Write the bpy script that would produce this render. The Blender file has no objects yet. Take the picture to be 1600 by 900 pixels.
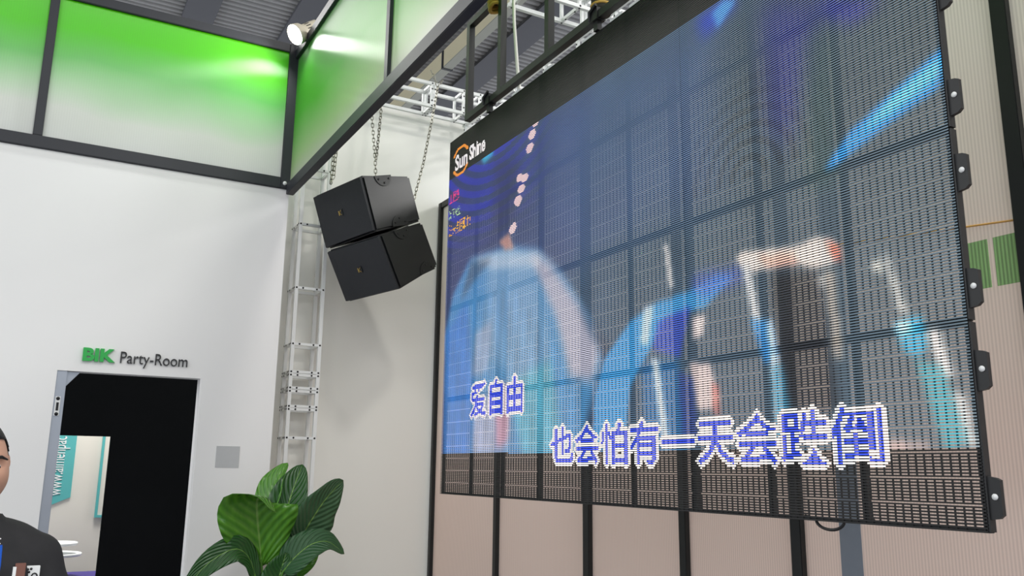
import bpy, bmesh, math, random
import numpy as np
from mathutils import Vector, Matrix, Euler

random.seed(7)
scene = bpy.context.scene
COL = scene.collection

# ------------------------------------------------------------------ camera
F_PX = 1337.3
YAW, PITCH, ROLL = math.radians(28.964), math.radians(12.004), math.radians(0.7377)
fw = Vector((math.sin(YAW) * math.cos(PITCH), math.cos(YAW) * math.cos(PITCH), math.sin(PITCH)))
r0 = Vector((math.cos(YAW), -math.sin(YAW), 0))
u0 = r0.cross(fw)
rt = r0 * math.cos(ROLL) + u0 * math.sin(ROLL)
up = u0 * math.cos(ROLL) - r0 * math.sin(ROLL)
cam = bpy.data.cameras.new('camera')
cam.sensor_width = 36.0
cam.lens = F_PX / 1600 * 36.0
cam.clip_start = 0.05
cam_o = bpy.data.objects.new('camera', cam)
COL.objects.link(cam_o)
M = Matrix((rt, up, -fw)).transposed().to_4x4()
M.translation = Vector((0, 0, 1.58))
cam_o.matrix_world = M
scene.camera = cam_o

# ------------------------------------------------------------------ world, unseen hall lights, exposure
world = bpy.data.worlds.new('hall_ambient')
scene.world = world
world.use_nodes = True
bg = world.node_tree.nodes['Background']
bg.inputs[0].default_value = (0.93, 0.96, 1.0, 1)
bg.inputs[1].default_value = 0.98
scene.view_settings.view_transform = 'Standard'
scene.view_settings.look = 'None'
scene.view_settings.exposure = 0.38
scene.view_settings.gamma = 1.0
scene.view_settings.use_curve_mapping = False

def area_lamp(name, loc, target, size, watts, color=(1, 1, 1)):
    l = bpy.data.lights.new(name, 'AREA')
    l.shape = 'DISK'
    l.size = size
    l.energy = watts
    l.color = color
    o = bpy.data.objects.new(name, l)
    COL.objects.link(o)
    o.location = loc
    o.rotation_euler = (Vector(target) - Vector(loc)).to_track_quat('-Z', 'Y').to_euler()
    return o

# unseen area lights added under the hall roof to brighten the walls
for (x, y, w) in ((-5.0, 1.5, 130), (-4.0, -3.0, 125), (0.0, -4.0, 125), (3.6, -3.0, 150), (11.0, 1.6, 620), (11.0, 5.5, 420), (8.5, -2.5, 260), (-4.5, 10.0, 300), (1.0, 12.5, 330)):
    area_lamp('unseen_hall_light', (x, y, 8.5), (x, y + 0.01, 0), 3.2, w, (1.0, 0.985, 0.955))
area_lamp('unseen_hall_light', (2.55, 0.6, 8.5), (2.55, 0.7, 0), 1.0, 130, (1.0, 0.96, 0.88))
# unseen fill light added to brighten the booth behind the doorway
area_lamp('booth_fill_light', (0.6, 8.75, 3.5), (0.5, 9.1, 0), 0.8, 60, (1.0, 0.98, 0.94))

# ------------------------------------------------------------------ helpers
def tag(o, label=None, cat=None, group=None, kind=None):
    if label: o['label'] = label
    if cat: o['category'] = cat
    if group: o['group'] = group
    if kind: o['kind'] = kind
    return o

def empty(name, loc, label=None, cat=None, group=None, kind=None, rz=0):
    o = bpy.data.objects.new(name, None)
    COL.objects.link(o)
    o.location = loc
    o.rotation_euler = (0, 0, rz)
    o.empty_display_size = 0.1
    return tag(o, label, cat, group, kind)

def basis_from(axis, hint=Vector((0, 0, 1))):
    a = axis.normalized()
    if abs(a.dot(hint)) > 0.97:
        hint = Vector((1, 0, 0)) if abs(a.x) < 0.9 else Vector((0, 1, 0))
    b = hint.cross(a).normalized()
    c = a.cross(b)
    return a, b, c

class MB:
    """collects vertices and faces in world coordinates"""
    def __init__(self):
        self.v, self.f, self.m, self.s = [], [], [], []
    def add(self, vs, fs, mi=0, smooth=False):
        n = len(self.v)
        self.v += [tuple(p) for p in vs]
        for q in fs:
            self.f.append(tuple(n + i for i in q))
            self.m.append(mi)
            self.s.append(smooth)
        return self
    def box(self, x0, x1, y0, y1, z0, z1, mi=0):
        vs = [(x, y, z) for z in (z0, z1) for y in (y0, y1) for x in (x0, x1)]
        fs = [(0, 2, 3, 1), (4, 5, 7, 6), (0, 1, 5, 4), (2, 6, 7, 3), (0, 4, 6, 2), (1, 3, 7, 5)]
        return self.add(vs, fs, mi)
    def bar(self, p, q, w, h=None, hint=Vector((0, 0, 1)), mi=0):
        h = h or w
        p, q = Vector(p), Vector(q)
        a, b, c = basis_from(q - p, hint)
        vs = []
        for e in (p, q):
            for sb, sc in ((-1, -1), (1, -1), (1, 1), (-1, 1)):
                vs.append(e + b * sb * w / 2 + c * sc * h / 2)
        fs = [(3, 2, 1, 0), (4, 5, 6, 7)] + [(i, (i + 1) % 4, 4 + (i + 1) % 4, 4 + i) for i in range(4)]
        return self.add(vs, fs, mi)
    def tube(self, pts, r, n=8, mi=0, caps=True):
        pts = [Vector(p) for p in pts]
        rr = r if isinstance(r, (list, tuple)) else [r] * len(pts)
        base, prev = len(self.v), None
        vs, fs = [], []
        for i, p in enumerate(pts):
            d = (pts[min(i + 1, len(pts) - 1)] - pts[max(i - 1, 0)]).normalized()
            if prev is None:
                _, b, _ = basis_from(d)
            else:
                b = (prev - d * prev.dot(d)).normalized()
            prev = b
            c = d.cross(b)
            for k in range(n):
                t = 2 * math.pi * k / n
                vs.append(p + (b * math.cos(t) + c * math.sin(t)) * rr[i])
        for i in range(len(pts) - 1):
            for k in range(n):
                fs.append((i * n + k, i * n + (k + 1) % n, (i + 1) * n + (k + 1) % n, (i + 1) * n + k))
        self.add(vs, fs, mi, True)
        if caps:
            self.add(vs[:n], [tuple(reversed(range(n)))], mi)
            self.add(vs[-n:], [tuple(range(n))], mi)
        return self
    def lathe(self, origin, axis, prof, n=24, mi=0):
        """prof: list of (distance along axis, radius)"""
        a, b, c = basis_from(Vector(axis))
        o = Vector(origin)
        vs, fs = [], []
        for (h, r) in prof:
            for k in range(n):
                t = 2 * math.pi * k / n
                vs.append(o + a * h + (b * math.cos(t) + c * math.sin(t)) * max(r, 1e-4))
        for i in range(len(prof) - 1):
            for k in range(n):
                fs.append((i * n + k, i * n + (k + 1) % n, (i + 1) * n + (k + 1) % n, (i + 1) * n + k))
        return self.add(vs, fs, mi, True)
    def prism(self, poly, off):
        """closed polygon (3-D points) extruded by vector off"""
        n = len(poly)
        poly = [Vector(p) for p in poly]
        vs = poly + [p + Vector(off) for p in poly]
        fs = [tuple(range(n)), tuple(reversed(range(n, 2 * n)))] + [((i + 1) % n, i, n + i, n + (i + 1) % n) for i in range(n)]
        return self.add(vs, fs)
    def build(self, name, mat, parent=None, kind=None, label=None, cat=None, group=None, origin=None, bevel=0):
        me = bpy.data.meshes.new(name)
        vs = self.v
        off = Vector((0, 0, 0))
        if parent is not None:
            off = world_loc(parent)
        elif origin is not None:
            off = Vector(origin)
        else:
            xs = np.array(vs)
            off = Vector(((xs[:, 0].min() + xs[:, 0].max()) / 2, (xs[:, 1].min() + xs[:, 1].max()) / 2, xs[:, 2].min()))
        me.from_pydata([(a - off.x, b - off.y, c - off.z) for a, b, c in vs], [], self.f)
        mats = mat if isinstance(mat, (list, tuple)) else [mat]
        for m in mats:
            me.materials.append(m)
        me.polygons.foreach_set('material_index', self.m)
        me.polygons.foreach_set('use_smooth', self.s)
        bm = bmesh.new()
        bm.from_mesh(me)
        bmesh.ops.recalc_face_normals(bm, faces=bm.faces)
        if bevel:
            bmesh.ops.remove_doubles(bm, verts=bm.verts, dist=1e-5)
            bmesh.ops.bevel(bm, geom=list(bm.edges), offset=bevel, segments=2, affect='EDGES', clamp_overlap=True)
        bm.to_mesh(me)
        bm.free()
        o = bpy.data.objects.new(name, me)
        COL.objects.link(o)
        if parent is not None:
            o.parent = parent
        else:
            o.location = off
        return tag(o, label, cat, group, kind)

def world_loc(o):
    p = Vector(o.location)
    while o.parent is not None:
        o = o.parent
        p = p + Vector(o.location)
    return p

# ------------------------------------------------------------------ materials
def srgb(r, g, b):
    f = lambda c: c / 12.92 if c <= 0.04045 else ((c + 0.055) / 1.055) ** 2.4
    return (f(r / 255), f(g / 255), f(b / 255), 1)

def new_mat(name):
    m = bpy.data.materials.new(name)
    m.use_nodes = True
    nt = m.node_tree
    return m, nt, nt.nodes['Principled BSDF']

def pm(name, rgb, rough=0.5, metal=0.0, var=0.06, scale=6.0, bump=0.0, bscale=80.0, spec=0.5, coat=0.0):
    m, nt, b = new_mat(name)
    c = srgb(*rgb)
    tc = nt.nodes.new('ShaderNodeTexCoord')
    no = nt.nodes.new('ShaderNodeTexNoise')
    no.inputs['Scale'].default_value = scale
    no.inputs['Detail'].default_value = 4
    nt.links.new(tc.outputs['Object'], no.inputs['Vector'])
    mx = nt.nodes.new('ShaderNodeMix')
    mx.data_type = 'RGBA'
    mx.inputs[6].default_value = tuple(v * (1 - var) for v in c[:3]) + (1,)
    mx.inputs[7].default_value = tuple(min(1, v * (1 + var)) for v in c[:3]) + (1,)
    nt.links.new(no.outputs['Fac'], mx.inputs[0])
    nt.links.new(mx.outputs[2], b.inputs['Base Color'])
    b.inputs['Roughness'].default_value = rough
    b.inputs['Metallic'].default_value = metal
    b.inputs['Specular IOR Level'].default_value = spec
    b.inputs['Coat Weight'].default_value = coat
    if bump:
        n2 = nt.nodes.new('ShaderNodeTexNoise')
        n2.inputs['Scale'].default_value = bscale
        nt.links.new(tc.outputs['Object'], n2.inputs['Vector'])
        bp = nt.nodes.new('ShaderNodeBump')
        bp.inputs['Strength'].default_value = bump
        bp.inputs['Distance'].default_value = 0.01
        nt.links.new(n2.outputs['Fac'], bp.inputs['Height'])
        nt.links.new(bp.outputs[0], b.inputs['Normal'])
    return m

def emis(name, rgb, strength):
    m, nt, b = new_mat(name)
    b.inputs['Base Color'].default_value = srgb(*rgb)
    b.inputs['Emission Color'].default_value = srgb(*rgb)
    b.inputs['Emission Strength'].default_value = strength
    return m

def sheet(name, stops, tangent, transl=0.5, transp=0.1, rough=0.28, aniso=0.9, flute=0.06, flute_axis=0, flute_scale=60):
    """fluted polycarbonate sheet, colour ramp over its height, printed on the glazed frames, flutes upright"""
    m, nt, b = new_mat(name)
    N, L = nt.nodes, nt.links
    tc = N.new('ShaderNodeTexCoord')
    sp = N.new('ShaderNodeSeparateXYZ')
    L.new(tc.outputs['Generated'], sp.inputs[0])
    no = N.new('ShaderNodeTexNoise')
    no.inputs['Scale'].default_value = 1.6
    no.inputs['Detail'].default_value = 1
    L.new(tc.outputs['Object'], no.inputs['Vector'])
    ad = N.new('ShaderNodeMath'); ad.operation = 'MULTIPLY_ADD'
    ad.inputs[1].default_value = 0.16
    L.new(no.outputs['Fac'], ad.inputs[0])
    L.new(sp.outputs[2], ad.inputs[2])
    sb = N.new('ShaderNodeMath'); sb.operation = 'SUBTRACT'
    sb.inputs[1].default_value = 0.08
    L.new(ad.outputs[0], sb.inputs[0])
    rp = N.new('ShaderNodeValToRGB')
    els = rp.color_ramp.elements
    while len(els) < len(stops):
        els.new(0.5)
    for e, (p, c) in zip(els, stops):
        e.position = p
        e.color = srgb(*c)
    L.new(sb.outputs[0], rp.inputs[0])
    # the flutes show as faint upright lines
    so = N.new('ShaderNodeSeparateXYZ')
    L.new(tc.outputs['Object'], so.inputs[0])
    ml = N.new('ShaderNodeMath'); ml.operation = 'MULTIPLY'
    ml.inputs[1].default_value = flute_scale * 2 * math.pi
    L.new(so.outputs[flute_axis], ml.inputs[0])
    sn = N.new('ShaderNodeMath'); sn.operation = 'SINE'
    L.new(ml.outputs[0], sn.inputs[0])
    m2 = N.new('ShaderNodeMath'); m2.operation = 'MULTIPLY_ADD'
    m2.inputs[1].default_value = flute / 2
    m2.inputs[2].default_value = 1 - flute / 2
    L.new(sn.outputs[0], m2.inputs[0])
    mc = N.new('ShaderNodeVectorMath'); mc.operation = 'SCALE'
    L.new(rp.outputs[0], mc.inputs[0])
    L.new(m2.outputs[0], mc.inputs['Scale'])
    L.new(mc.outputs[0], b.inputs['Base Color'])
    b.inputs['Roughness'].default_value = rough
    b.inputs['Anisotropic'].default_value = aniso
    b.inputs['Specular IOR Level'].default_value = 0.9
    tg = N.new('ShaderNodeCombineXYZ')
    for i in range(3):
        tg.inputs[i].default_value = tangent[i]
    L.new(tg.outputs[0], b.inputs['Tangent'])
    tr = N.new('ShaderNodeBsdfTranslucent')
    L.new(mc.outputs[0], tr.inputs[0])
    mx = N.new('ShaderNodeMixShader'); mx.inputs[0].default_value = transl
    L.new(b.outputs[0], mx.inputs[1]); L.new(tr.outputs[0], mx.inputs[2])
    tp = N.new('ShaderNodeBsdfTransparent')
    L.new(mc.outputs[0], tp.inputs[0])
    mx2 = N.new('ShaderNodeMixShader'); mx2.inputs[0].default_value = transp
    L.new(mx.outputs[0], mx2.inputs[1]); L.new(tp.outputs[0], mx2.inputs[2])
    L.new(mx2.outputs[0], N['Material Output'].inputs[0])
    return m

MAT = {}
MAT['wall'] = pm('white_painted_board', (236, 236, 236), 0.55, var=0.015, scale=1.2)
MAT['wall2'] = pm('off_white_board', (238, 238, 233), 0.5, var=0.02, scale=1.0)
MAT['floor'] = pm('grey_carpet', (120, 120, 124), 0.9, var=0.12, scale=30, bump=0.2)
MAT['charcoal'] = pm('charcoal_coated_steel', (33, 36, 44), 0.5, var=0.08, scale=9)
MAT['black_metal'] = pm('black_coated_steel', (17, 20, 21), 0.5, var=0.12, scale=14)
MAT['screen_black'] = pm('black_cabinet_plastic', (30, 31, 33), 0.5, var=0.1, scale=20)
MAT['white_steel'] = pm('white_coated_truss_steel', (226, 228, 228), 0.36, var=0.03, scale=10)
MAT['bolt'] = pm('dark_bolt_steel', (38, 38, 40), 0.4, 0.6)
MAT['chain'] = pm('zinc_chain_steel', (150, 148, 136), 0.32, 0.9, var=0.2, scale=40)
MAT['roof'] = pm('ribbed_roof_sheet', (150, 150, 152), 0.6, var=0.05, scale=0.6)
MAT['roof_dark'] = pm('dark_roof_strip', (82, 84, 92), 0.6, var=0.04, scale=0.6)
MAT['girder'] = pm('cream_girder_paint', (222, 214, 182), 0.5, var=0.06, scale=1.5)
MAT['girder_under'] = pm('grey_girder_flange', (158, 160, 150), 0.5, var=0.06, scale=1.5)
MAT['alu'] = pm('brushed_aluminium', (158, 164, 174), 0.35, 0.55, var=0.05, scale=12)
MAT['void'] = pm('matt_black_board', (4, 6, 10), 0.7, spec=0.15, var=0.1, scale=3)
MAT['green_letter'] = pm('green_acrylic', (30, 170, 70), 0.35, var=0.03)
MAT['black_letter'] = pm('black_acrylic', (28, 28, 30), 0.35, var=0.05)
MAT['sticker'] = pm('printed_sticker_paper', (186, 188, 190), 0.5, var=0.04, scale=30)
MAT['teal'] = pm('teal_banner_cloth', (88, 178, 178), 0.6, var=0.04)
MAT['white_print'] = pm('white_print', (240, 242, 242), 0.5, var=0.01)
MAT['cream_wall'] = pm('cream_booth_wall', (226, 222, 212), 0.5, var=0.02)
MAT['purple'] = pm('purple_skirting_cloth', (62, 48, 128), 0.7, var=0.1)
MAT['grille'] = pm('speaker_grille_mesh', (30, 33, 40), 0.55, var=0.25, scale=220, bump=0.4, bscale=400)
MAT['cabinet'] = pm('speaker_cabinet_paint', (22, 24, 27), 0.42, var=0.08, scale=40)
MAT['brass'] = pm('gold_badge', (196, 168, 96), 0.35, 0.7)
MAT['lamp_body'] = pm('ivory_lamp_housing', (206, 198, 178), 0.4, var=0.04)
MAT['lens'] = emis('lit_lamp_lens', (255, 255, 252), 150.0)
MAT['strap_yellow'] = pm('yellow_ratchet_webbing', (178, 142, 60), 0.7, var=0.2, scale=40)
MAT['strap_dark'] = pm('dark_sling_webbing', (46, 44, 36), 0.75, var=0.2, scale=40)
MAT['cable_white'] = pm('white_cable_sheath', (214, 214, 208), 0.5)
MAT['cable_black'] = pm('black_cable_sheath', (20, 20, 22), 0.45)
MAT['pot'] = pm('grey_planter_resin', (96, 96, 96), 0.6)
MAT['soil'] = pm('dark_potting_soil', (48, 36, 26), 0.95, var=0.4, scale=60)
GREEN = (98, 216, 0)
MAT['panelA'] = sheet('green_fade_sheet_back', [(0.0, (226, 228, 226)), (0.22, (222, 226, 220)), (0.58, (120, 206, 110)), (0.78, GREEN), (1.0, GREEN)], (1, 0, 0), 0.42, 0.06, rough=0.33, aniso=1.0, flute_axis=0, flute=0.03)
MAT['panelB'] = sheet('green_fade_sheet_side', [(0.0, (226, 230, 218)), (0.15, (200, 226, 178)), (0.5, (116, 204, 84)), (0.78, (92, 190, 60)), (1.0, (112, 176, 100))], (0, 1, 0), 0.35, 0.3, rough=0.28, aniso=0.95, flute_axis=1, flute=0.12)
MAT['panelR'] = sheet('pale_fluted_sheet', [(0.0, (234, 221, 214)), (0.4, (236, 222, 214)), (0.75, (232, 226, 218)), (1.0, (236, 234, 228))], (0, 1, 0), 0.5, 0.0, rough=0.3, aniso=0.95, flute_axis=1, flute=0.18, flute_scale=70)  # pink in the lower stops stands in for light coming through from behind

# ------------------------------------------------------------------ the setting
MB().box(-10, 14, -8, 26, -0.1, 0).build('floor', MAT['floor'], kind='structure', label='grey carpet floor of the hall', origin=(0, 0, 0))

WA = 6.60          # face of the wall with the doorway
w = MB()
w.box(-3.2, 0.119, WA, WA + 0.12, 0, 3.75)
w.box(1.063, 1.60, WA, WA + 0.12, 0, 3.75)
w.box(0.119, 1.063, WA, WA + 0.12, 2.207, 3.75)
wall_back = w.build('wall_back', MAT['wall'], kind='structure', label='white booth wall with the doorway', origin=(0, WA, 0))
w = MB()
w.box(1.48, 4.6, 7.0, 7.1, 0, 4.86)
w.box(1.48, 1.60, WA + 0.12, 7.0, 0, 3.75)
w.build('wall_recess', MAT['wall2'], kind='structure', label='off-white recessed wall behind the truss column', origin=(2.3, 7.0, 0))

# doorway trim
d = empty('door_1', (0.59, WA, 0), 'open doorway with a grey metal jamb under the raised lettering', kind='structure')
MB().box(0.119, 0.182, WA + 0.01, WA + 0.11, 0, 2.207).build('door_jamb', MAT['alu'], d, bevel=0.003)
sp = MB()
sp.box(0.128, 0.160, WA + 0.002, WA + 0.012, 1.90, 2.03)
spo = sp.build('strike_plate', MAT['white_steel'], d, bevel=0.002)
b = MB()
for z in (1.912, 2.016):
    b.lathe((0.144, WA + 0.004, z), (0, -1, 0), [(0, 0.012), (0.005, 0.012), (0.006, 0)], 10)
b.box(0.137, 0.152, WA - 0.001, WA + 0.004, 1.935, 1.99)
b.build('latch_bolt', MAT['bolt'], spo)
b = MB()
b.prism([(0.182, WA + 0.03, 2.205), (0.262, WA + 0.03, 2.205), (0.182, WA + 0.03, 2.105)], (0, 0.02, 0))
b.build('corner_brace', MAT['alu'], d)
MB().box(1.052, 1.063, WA + 0.004, WA + 0.118, 0, 2.207).build('edge_trim', MAT['wall'], d)

# room behind the doorway
b = MB()
b.box(-0.9, 2.0, 8.0, 8.05, 1.812, 3.4)
b.box(0.600, 2.0, 8.0, 8.05, 0, 1.812)
b.build('black_partition', MAT['void'], label='black board partition with a cut-out seen through the doorway', cat='partition', origin=(1.2, 8.0, 0))
MB().box(-2.5, 3.0, 9.45, 9.55, 0, 3.6).build('wall_far', MAT['cream_wall'], kind='structure', label='cream wall of the next booth seen through the doorway', origin=(0, 9.45, 0))
ban = empty('banner', (0.2, 9.43, 1.2), 'teal hanging banner with white web address seen through the doorway', 'banner')
MB().prism([(-0.13, 9.437, 1.03), (0.413, 9.437, 1.271), (0.403, 9.437, 3.2), (-0.13, 9.437, 3.2)], (0, 0.012, 0)).build('banner_cloth', MAT['teal'], ban)
pic = empty('picture_frame', (0.95, 9.42, 1.06), 'teal outlined frame on the cream wall beyond the black partition', 'frame')
for (x0, x1, z0, z1, nm) in ((0.638, 0.662, 1.08, 2.3, 'frame_side'), (1.26, 1.284, 1.08, 2.3, 'frame_side'), (0.662, 1.26, 1.08, 1.104, 'frame_rail'), (0.662, 1.26, 2.276, 2.3, 'frame_rail')):
    MB().box(x0, x1, 9.42, 9.449, z0, z1).build(nm, MAT['teal'], pic)
MB().box(0.662, 1.26, 9.43, 9.448, 1.104, 2.276).build('frame_sheet', MAT['cream_wall'], pic)
st = empty('tiered_stand', (0.30, 8.75, 0), 'white two-tier round display stand behind the doorway', 'stand')
for z, r in ((0.885, 0.185), (0.795, 0.225)):
    MB().lathe((0.30, 8.75, z), (0, 0, 1), [(0, 0), (0, r * .96), (0.01, r), (0.022, r), (0.026, r * .97), (0.018, r * .94), (0.016, 0)], 40).build('tray', MAT['white_print'], st)
MB().lathe((0.30, 8.75, 0.62), (0, 0, 1), [(0, 0.09), (0.01, 0.09), (0.02, 0.015), (0.29, 0.012), (0.29, 0)], 16).build('stem', MAT['alu'], st)
pl = MB()
pl.box(-0.6, 0.75, 8.5, 9.1, 0, 0.62)
pl.build('plinth', MAT['purple'], label='purple draped plinth behind the doorway', cat='plinth')

# ---- hall roof: ribbed sheet, dark strips and the cream girder
def roof():
    y0, y1, p, n = -8.0, 26.0, 0.14, 0
    prof = []
    y = y0
    while y < y1:
        prof += [(y, 9.0), (y + 0.06, 9.0), (y + 0.072, 9.04), (y + 0.128, 9.04)]
        y += p
    vs, fs = [], []
    for (a, z) in prof:
        vs += [(-10, a, z), (14, a, z)]
    for i in range(len(prof) - 1):
        fs.append((2 * i, 2 * i + 1, 2 * i + 3, 2 * i + 2))
    b = MB(); b.add(vs, fs)
    c = b.build('ceiling', MAT['roof'], kind='structure', label='ribbed grey sheet roof of the hall', origin=(0, 9, 9))
    MB().box(-10, 14, -8, 26, 9.08, 9.12).build('roof_deck', MAT['roof_dark'], c)
    for (a, e) in ((-6.2, -5.5), (-3.9, -3.2), (-1.3, -0.7), (1.45, 1.95), (3.05, 3.75), (6.49, 7.0), (9.6, 10.3)):
        MB().box(a, e, -8, 26, 8.93, 8.99).build('roof_strip', MAT['roof_dark'], c)
roof()
g = empty('roof_girder', (5.8, 9, 8.6), 'cream painted girder under the ribbed hall roof', 'girder')
MB().box(5.735, 5.775, -8, 26, 8.62, 8.92).build('web', MAT['girder'], g)
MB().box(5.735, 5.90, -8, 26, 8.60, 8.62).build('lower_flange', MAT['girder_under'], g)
MB().box(5.735, 5.90, -8, 26, 8.92, 8.94).build('upper_flange', MAT['girder'], g)
for y in (7.0, 13.0, 19.0):
    MB().box(5.72, 5.92, y, y + 0.06, 8.59, 8.93).build('splice_plate', MAT['charcoal'], g)

# ---- glazed frame over the door wall (back run) and its side run
fa = empty('glazed_frame', (-0.8, WA, 3.75), 'dark framed green-fade sheets above the doorway wall', 'partition')
def bx(parent, name, mat, *a, **k):
    return MB().box(*a).build(name, mat, parent, **k)
bx(fa, 'lower_rail', MAT['charcoal'], -3.2, 1.525, WA - 0.02, WA + 0.04, 3.752, 3.842, bevel=0.004)
bx(fa, 'upper_rail', MAT['charcoal'], -3.2, 1.525, WA - 0.02, WA + 0.04, 4.925, 5.0, bevel=0.004)
bx(fa, 'corner_post', MAT['charcoal'], 1.525, 1.60, WA - 0.03, WA + 0.045, 3.752, 5.0, bevel=0.004)
for x in (-0.185, -1.93):
    bx(fa, 'mullion', MAT['charcoal'], x - 0.03, x + 0.03, WA - 0.02, WA + 0.04, 3.842, 4.925, bevel=0.004)
for a, e in ((-3.2, -1.96), (-1.90, -0.215), (-0.155, 1.525)):
    bx(fa, 'sheet', MAT['panelA'], a, e, WA + 0.004, WA + 0.012, 3.842, 4.925)
XB = 1.60
fb = empty('glazed_frame', (XB, 3.6, 3.70), 'dark framed green-fade sheets running out from the corner over the open side', 'partition')
bx(fb, 'lower_rail', MAT['charcoal'], XB - 0.03, XB + 0.03, 0.6, WA - 0.03, 3.70, 3.79, bevel=0.004)
bx(fb, 'upper_rail', MAT['charcoal'], XB - 0.03, XB + 0.03, 0.6, WA - 0.03, 4.87, 4.95, bevel=0.004)
for y in (4.40, 2.2, 0.6):
    bx(fb, 'mullion', MAT['charcoal'], XB - 0.025, XB + 0.025, y - 0.03, y + 0.03, 3.79, 4.87, bevel=0.004)
for a, e in ((4.43, WA - 0.03), (2.23, 4.37), (0.63, 2.17)):
    bx(fb, 'sheet', MAT['panelB'], XB - 0.004, XB + 0.004, a, e, 3.79, 4.87)
b = MB()
b.lathe((1.555, WA - 0.03, 3.79), (0, -1, 0), [(0, 0.016), (0.008, 0.016), (0.01, 0)], 10)
b.build('bolt', MAT['white_steel'], fa)

# ---- right wall of pale fluted sheets between black posts, behind the LED screen
XR = 3.10
wr = empty('wall_right', (XR, 3.0, 0), 'wall of pale fluted sheets between black posts behind the screen', kind='structure')
posts = [(6.945, 0.05), (5.77, 0.05), (4.57, 0.066), (3.66, 0.055), (2.88, 0.062), (1.722, 0.062), (0.55, 0.062), (-0.7, 0.062)]
for (y, wd) in posts:
    bx(wr, 'post', MAT['black_metal'], XR - 0.03, XR + 0.03, y - wd / 2, y + wd / 2, 0, 3.98, bevel=0.003)
for (p, q) in zip(posts[1:], posts[:-1]):
    a, e = p[0] + p[1] / 2, q[0] - q[1] / 2
    bx(wr, 'sheet', MAT['panelR'], XR + 0.0, XR + 0.01, a, e, 0.06, 3.93)
    bx(wr, 'top_rail', MAT['black_metal'], XR - 0.025, XR + 0.025, a, e, 3.93, 3.98)
    bx(wr, 'base_rail', MAT['black_metal'], XR - 0.025, XR + 0.025, a, e, 0, 0.06)
MAT['grey_strip'] = pm('grey_blue_strip', (128, 136, 148), 0.4, var=0.06, scale=20)  # grey-blue colour of the upright strip on the sheet face
MAT['green_reflection'] = sheet('green_reflection', [(0.0, (214, 246, 204)), (1.0, (214, 246, 204))], (0, 1, 0), 0.4, 0.6, flute_axis=1, flute=0.3, flute_scale=70)  # reflection of a green sign, put into the colour of two thin patches
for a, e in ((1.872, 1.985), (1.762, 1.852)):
    bx(wr, 'green_reflection_patch', MAT['green_reflection'], XR - 0.0015, XR - 0.0003, a + 0.002, e, 2.275, 2.462, label='pale green patch standing in for a sign reflection')
MAT['amber'] = pm('amber_reflection', (236, 184, 104), 0.4)  # thin amber tube standing in for a light strip's reflection in the sheet
MB().tube([(XR - 0.004, 2.62, 2.60), (XR - 0.004, 1.76, 2.508)], 0.004, 6).build('amber_reflection', MAT['amber'], wr, label='thin amber line standing in for a reflected light strip')
bx(wr, 'upright_strip', MAT['grey_strip'], XR - 0.003, XR + 0.001, 2.545, 2.655, 0.06, 3.93)

# ------------------------------------------------------------------ trusses
def truss(name, p, q, u, v, rings, label, side=0.245, side2=0.225, group=None, plates=()):
    """box truss from p to q; u and v are the two side directions (unit), p is one corner"""
    p, q, u, v = Vector(p), Vector(q), Vector(u), Vector(v)
    ax = (q - p).normalized()
    root = empty(name, p, label, 'truss', group)
    cs = 0.028
    cor = [u * cs / 2 + v * cs / 2, u * (side - cs / 2) + v * cs / 2, u * (side - cs / 2) + v * (side2 - cs / 2), u * cs / 2 + v * (side2 - cs / 2)]
    for c in cor:
        MB().bar(p + c, q + c, cs, cs, hint=u).build('chord', MAT['white_steel'], root)
    bolts = MB()
    for t in rings:
        o = p + ax * t
        m = MB()
        for i in range(4):
            a, e = o + cor[i], o + cor[(i + 1) % 4]
            d = (e - a).normalized()
            m.bar(a + d * cs / 2, e - d * cs / 2, 0.024, 0.02, hint=ax)
        m.build('rung', MAT['white_steel'], root)
        out = [-v, u, v, -u]
        for i in (0, 3):
            a, e = o + cor[i], o + cor[(i + 1) % 4]
            for k in (0.0, 0.24, 0.76, 1.0):
                c = a.lerp(e, k) + out[i] * (cs / 2 - 0.001 if k in (0.0, 1.0) else 0.0105)
                bolts.lathe(c, out[i], [(0, 0.0075), (0.004, 0.0075), (0.005, 0)], 8)
        # underside bolts
    if bolts.v:
        bolts.build('bolt_heads', MAT['bolt'], root, kind='stuff')
    return root
zs = [0.02, 0.45, 0.92, 1.37, 1.803, 2.022, 2.046, 2.163, 2.189, 2.29, 2.315, 2.536, 2.99, 3.52, 4.0, 4.4, 4.76]
truss('truss_column', (1.725, 6.70, 0), (1.725, 6.70, 4.785), (1, 0, 0), (0, 1, 0), zs, 'white steel lattice truss column standing at the wall corner behind the speakers')
truss('truss_beam', (1.725, 6.70, 4.787), (3.9, 6.70, 4.787), (0, 1, 0), (0, 0, 1), [0.03, 0.25, 0.72, 1.13, 1.16, 1.45, 1.62, 1.9, 2.1], 'white overhead truss beam that the speaker chains hang from', 0.225, 0.245)
truss('truss_beam', (2.62, 4.60, 4.787), (5.2, 4.60, 4.787), (0, 1, 0), (0, 0, 1), [0.03, 0.45, 0.63, 0.66, 1.1, 1.5, 2.0, 2.5], 'white overhead truss beam crossing behind the black hanging frame', 0.262, 0.245)
truss('truss_beam', (3.26, 1.0, 4.53), (3.26, 6.9, 4.53), (1, 0, 0), (0, 0, 1), [0.1 + 0.48 * i for i in range(13)], 'white overhead truss beam running above the right wall', 0.245, 0.245)

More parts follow.
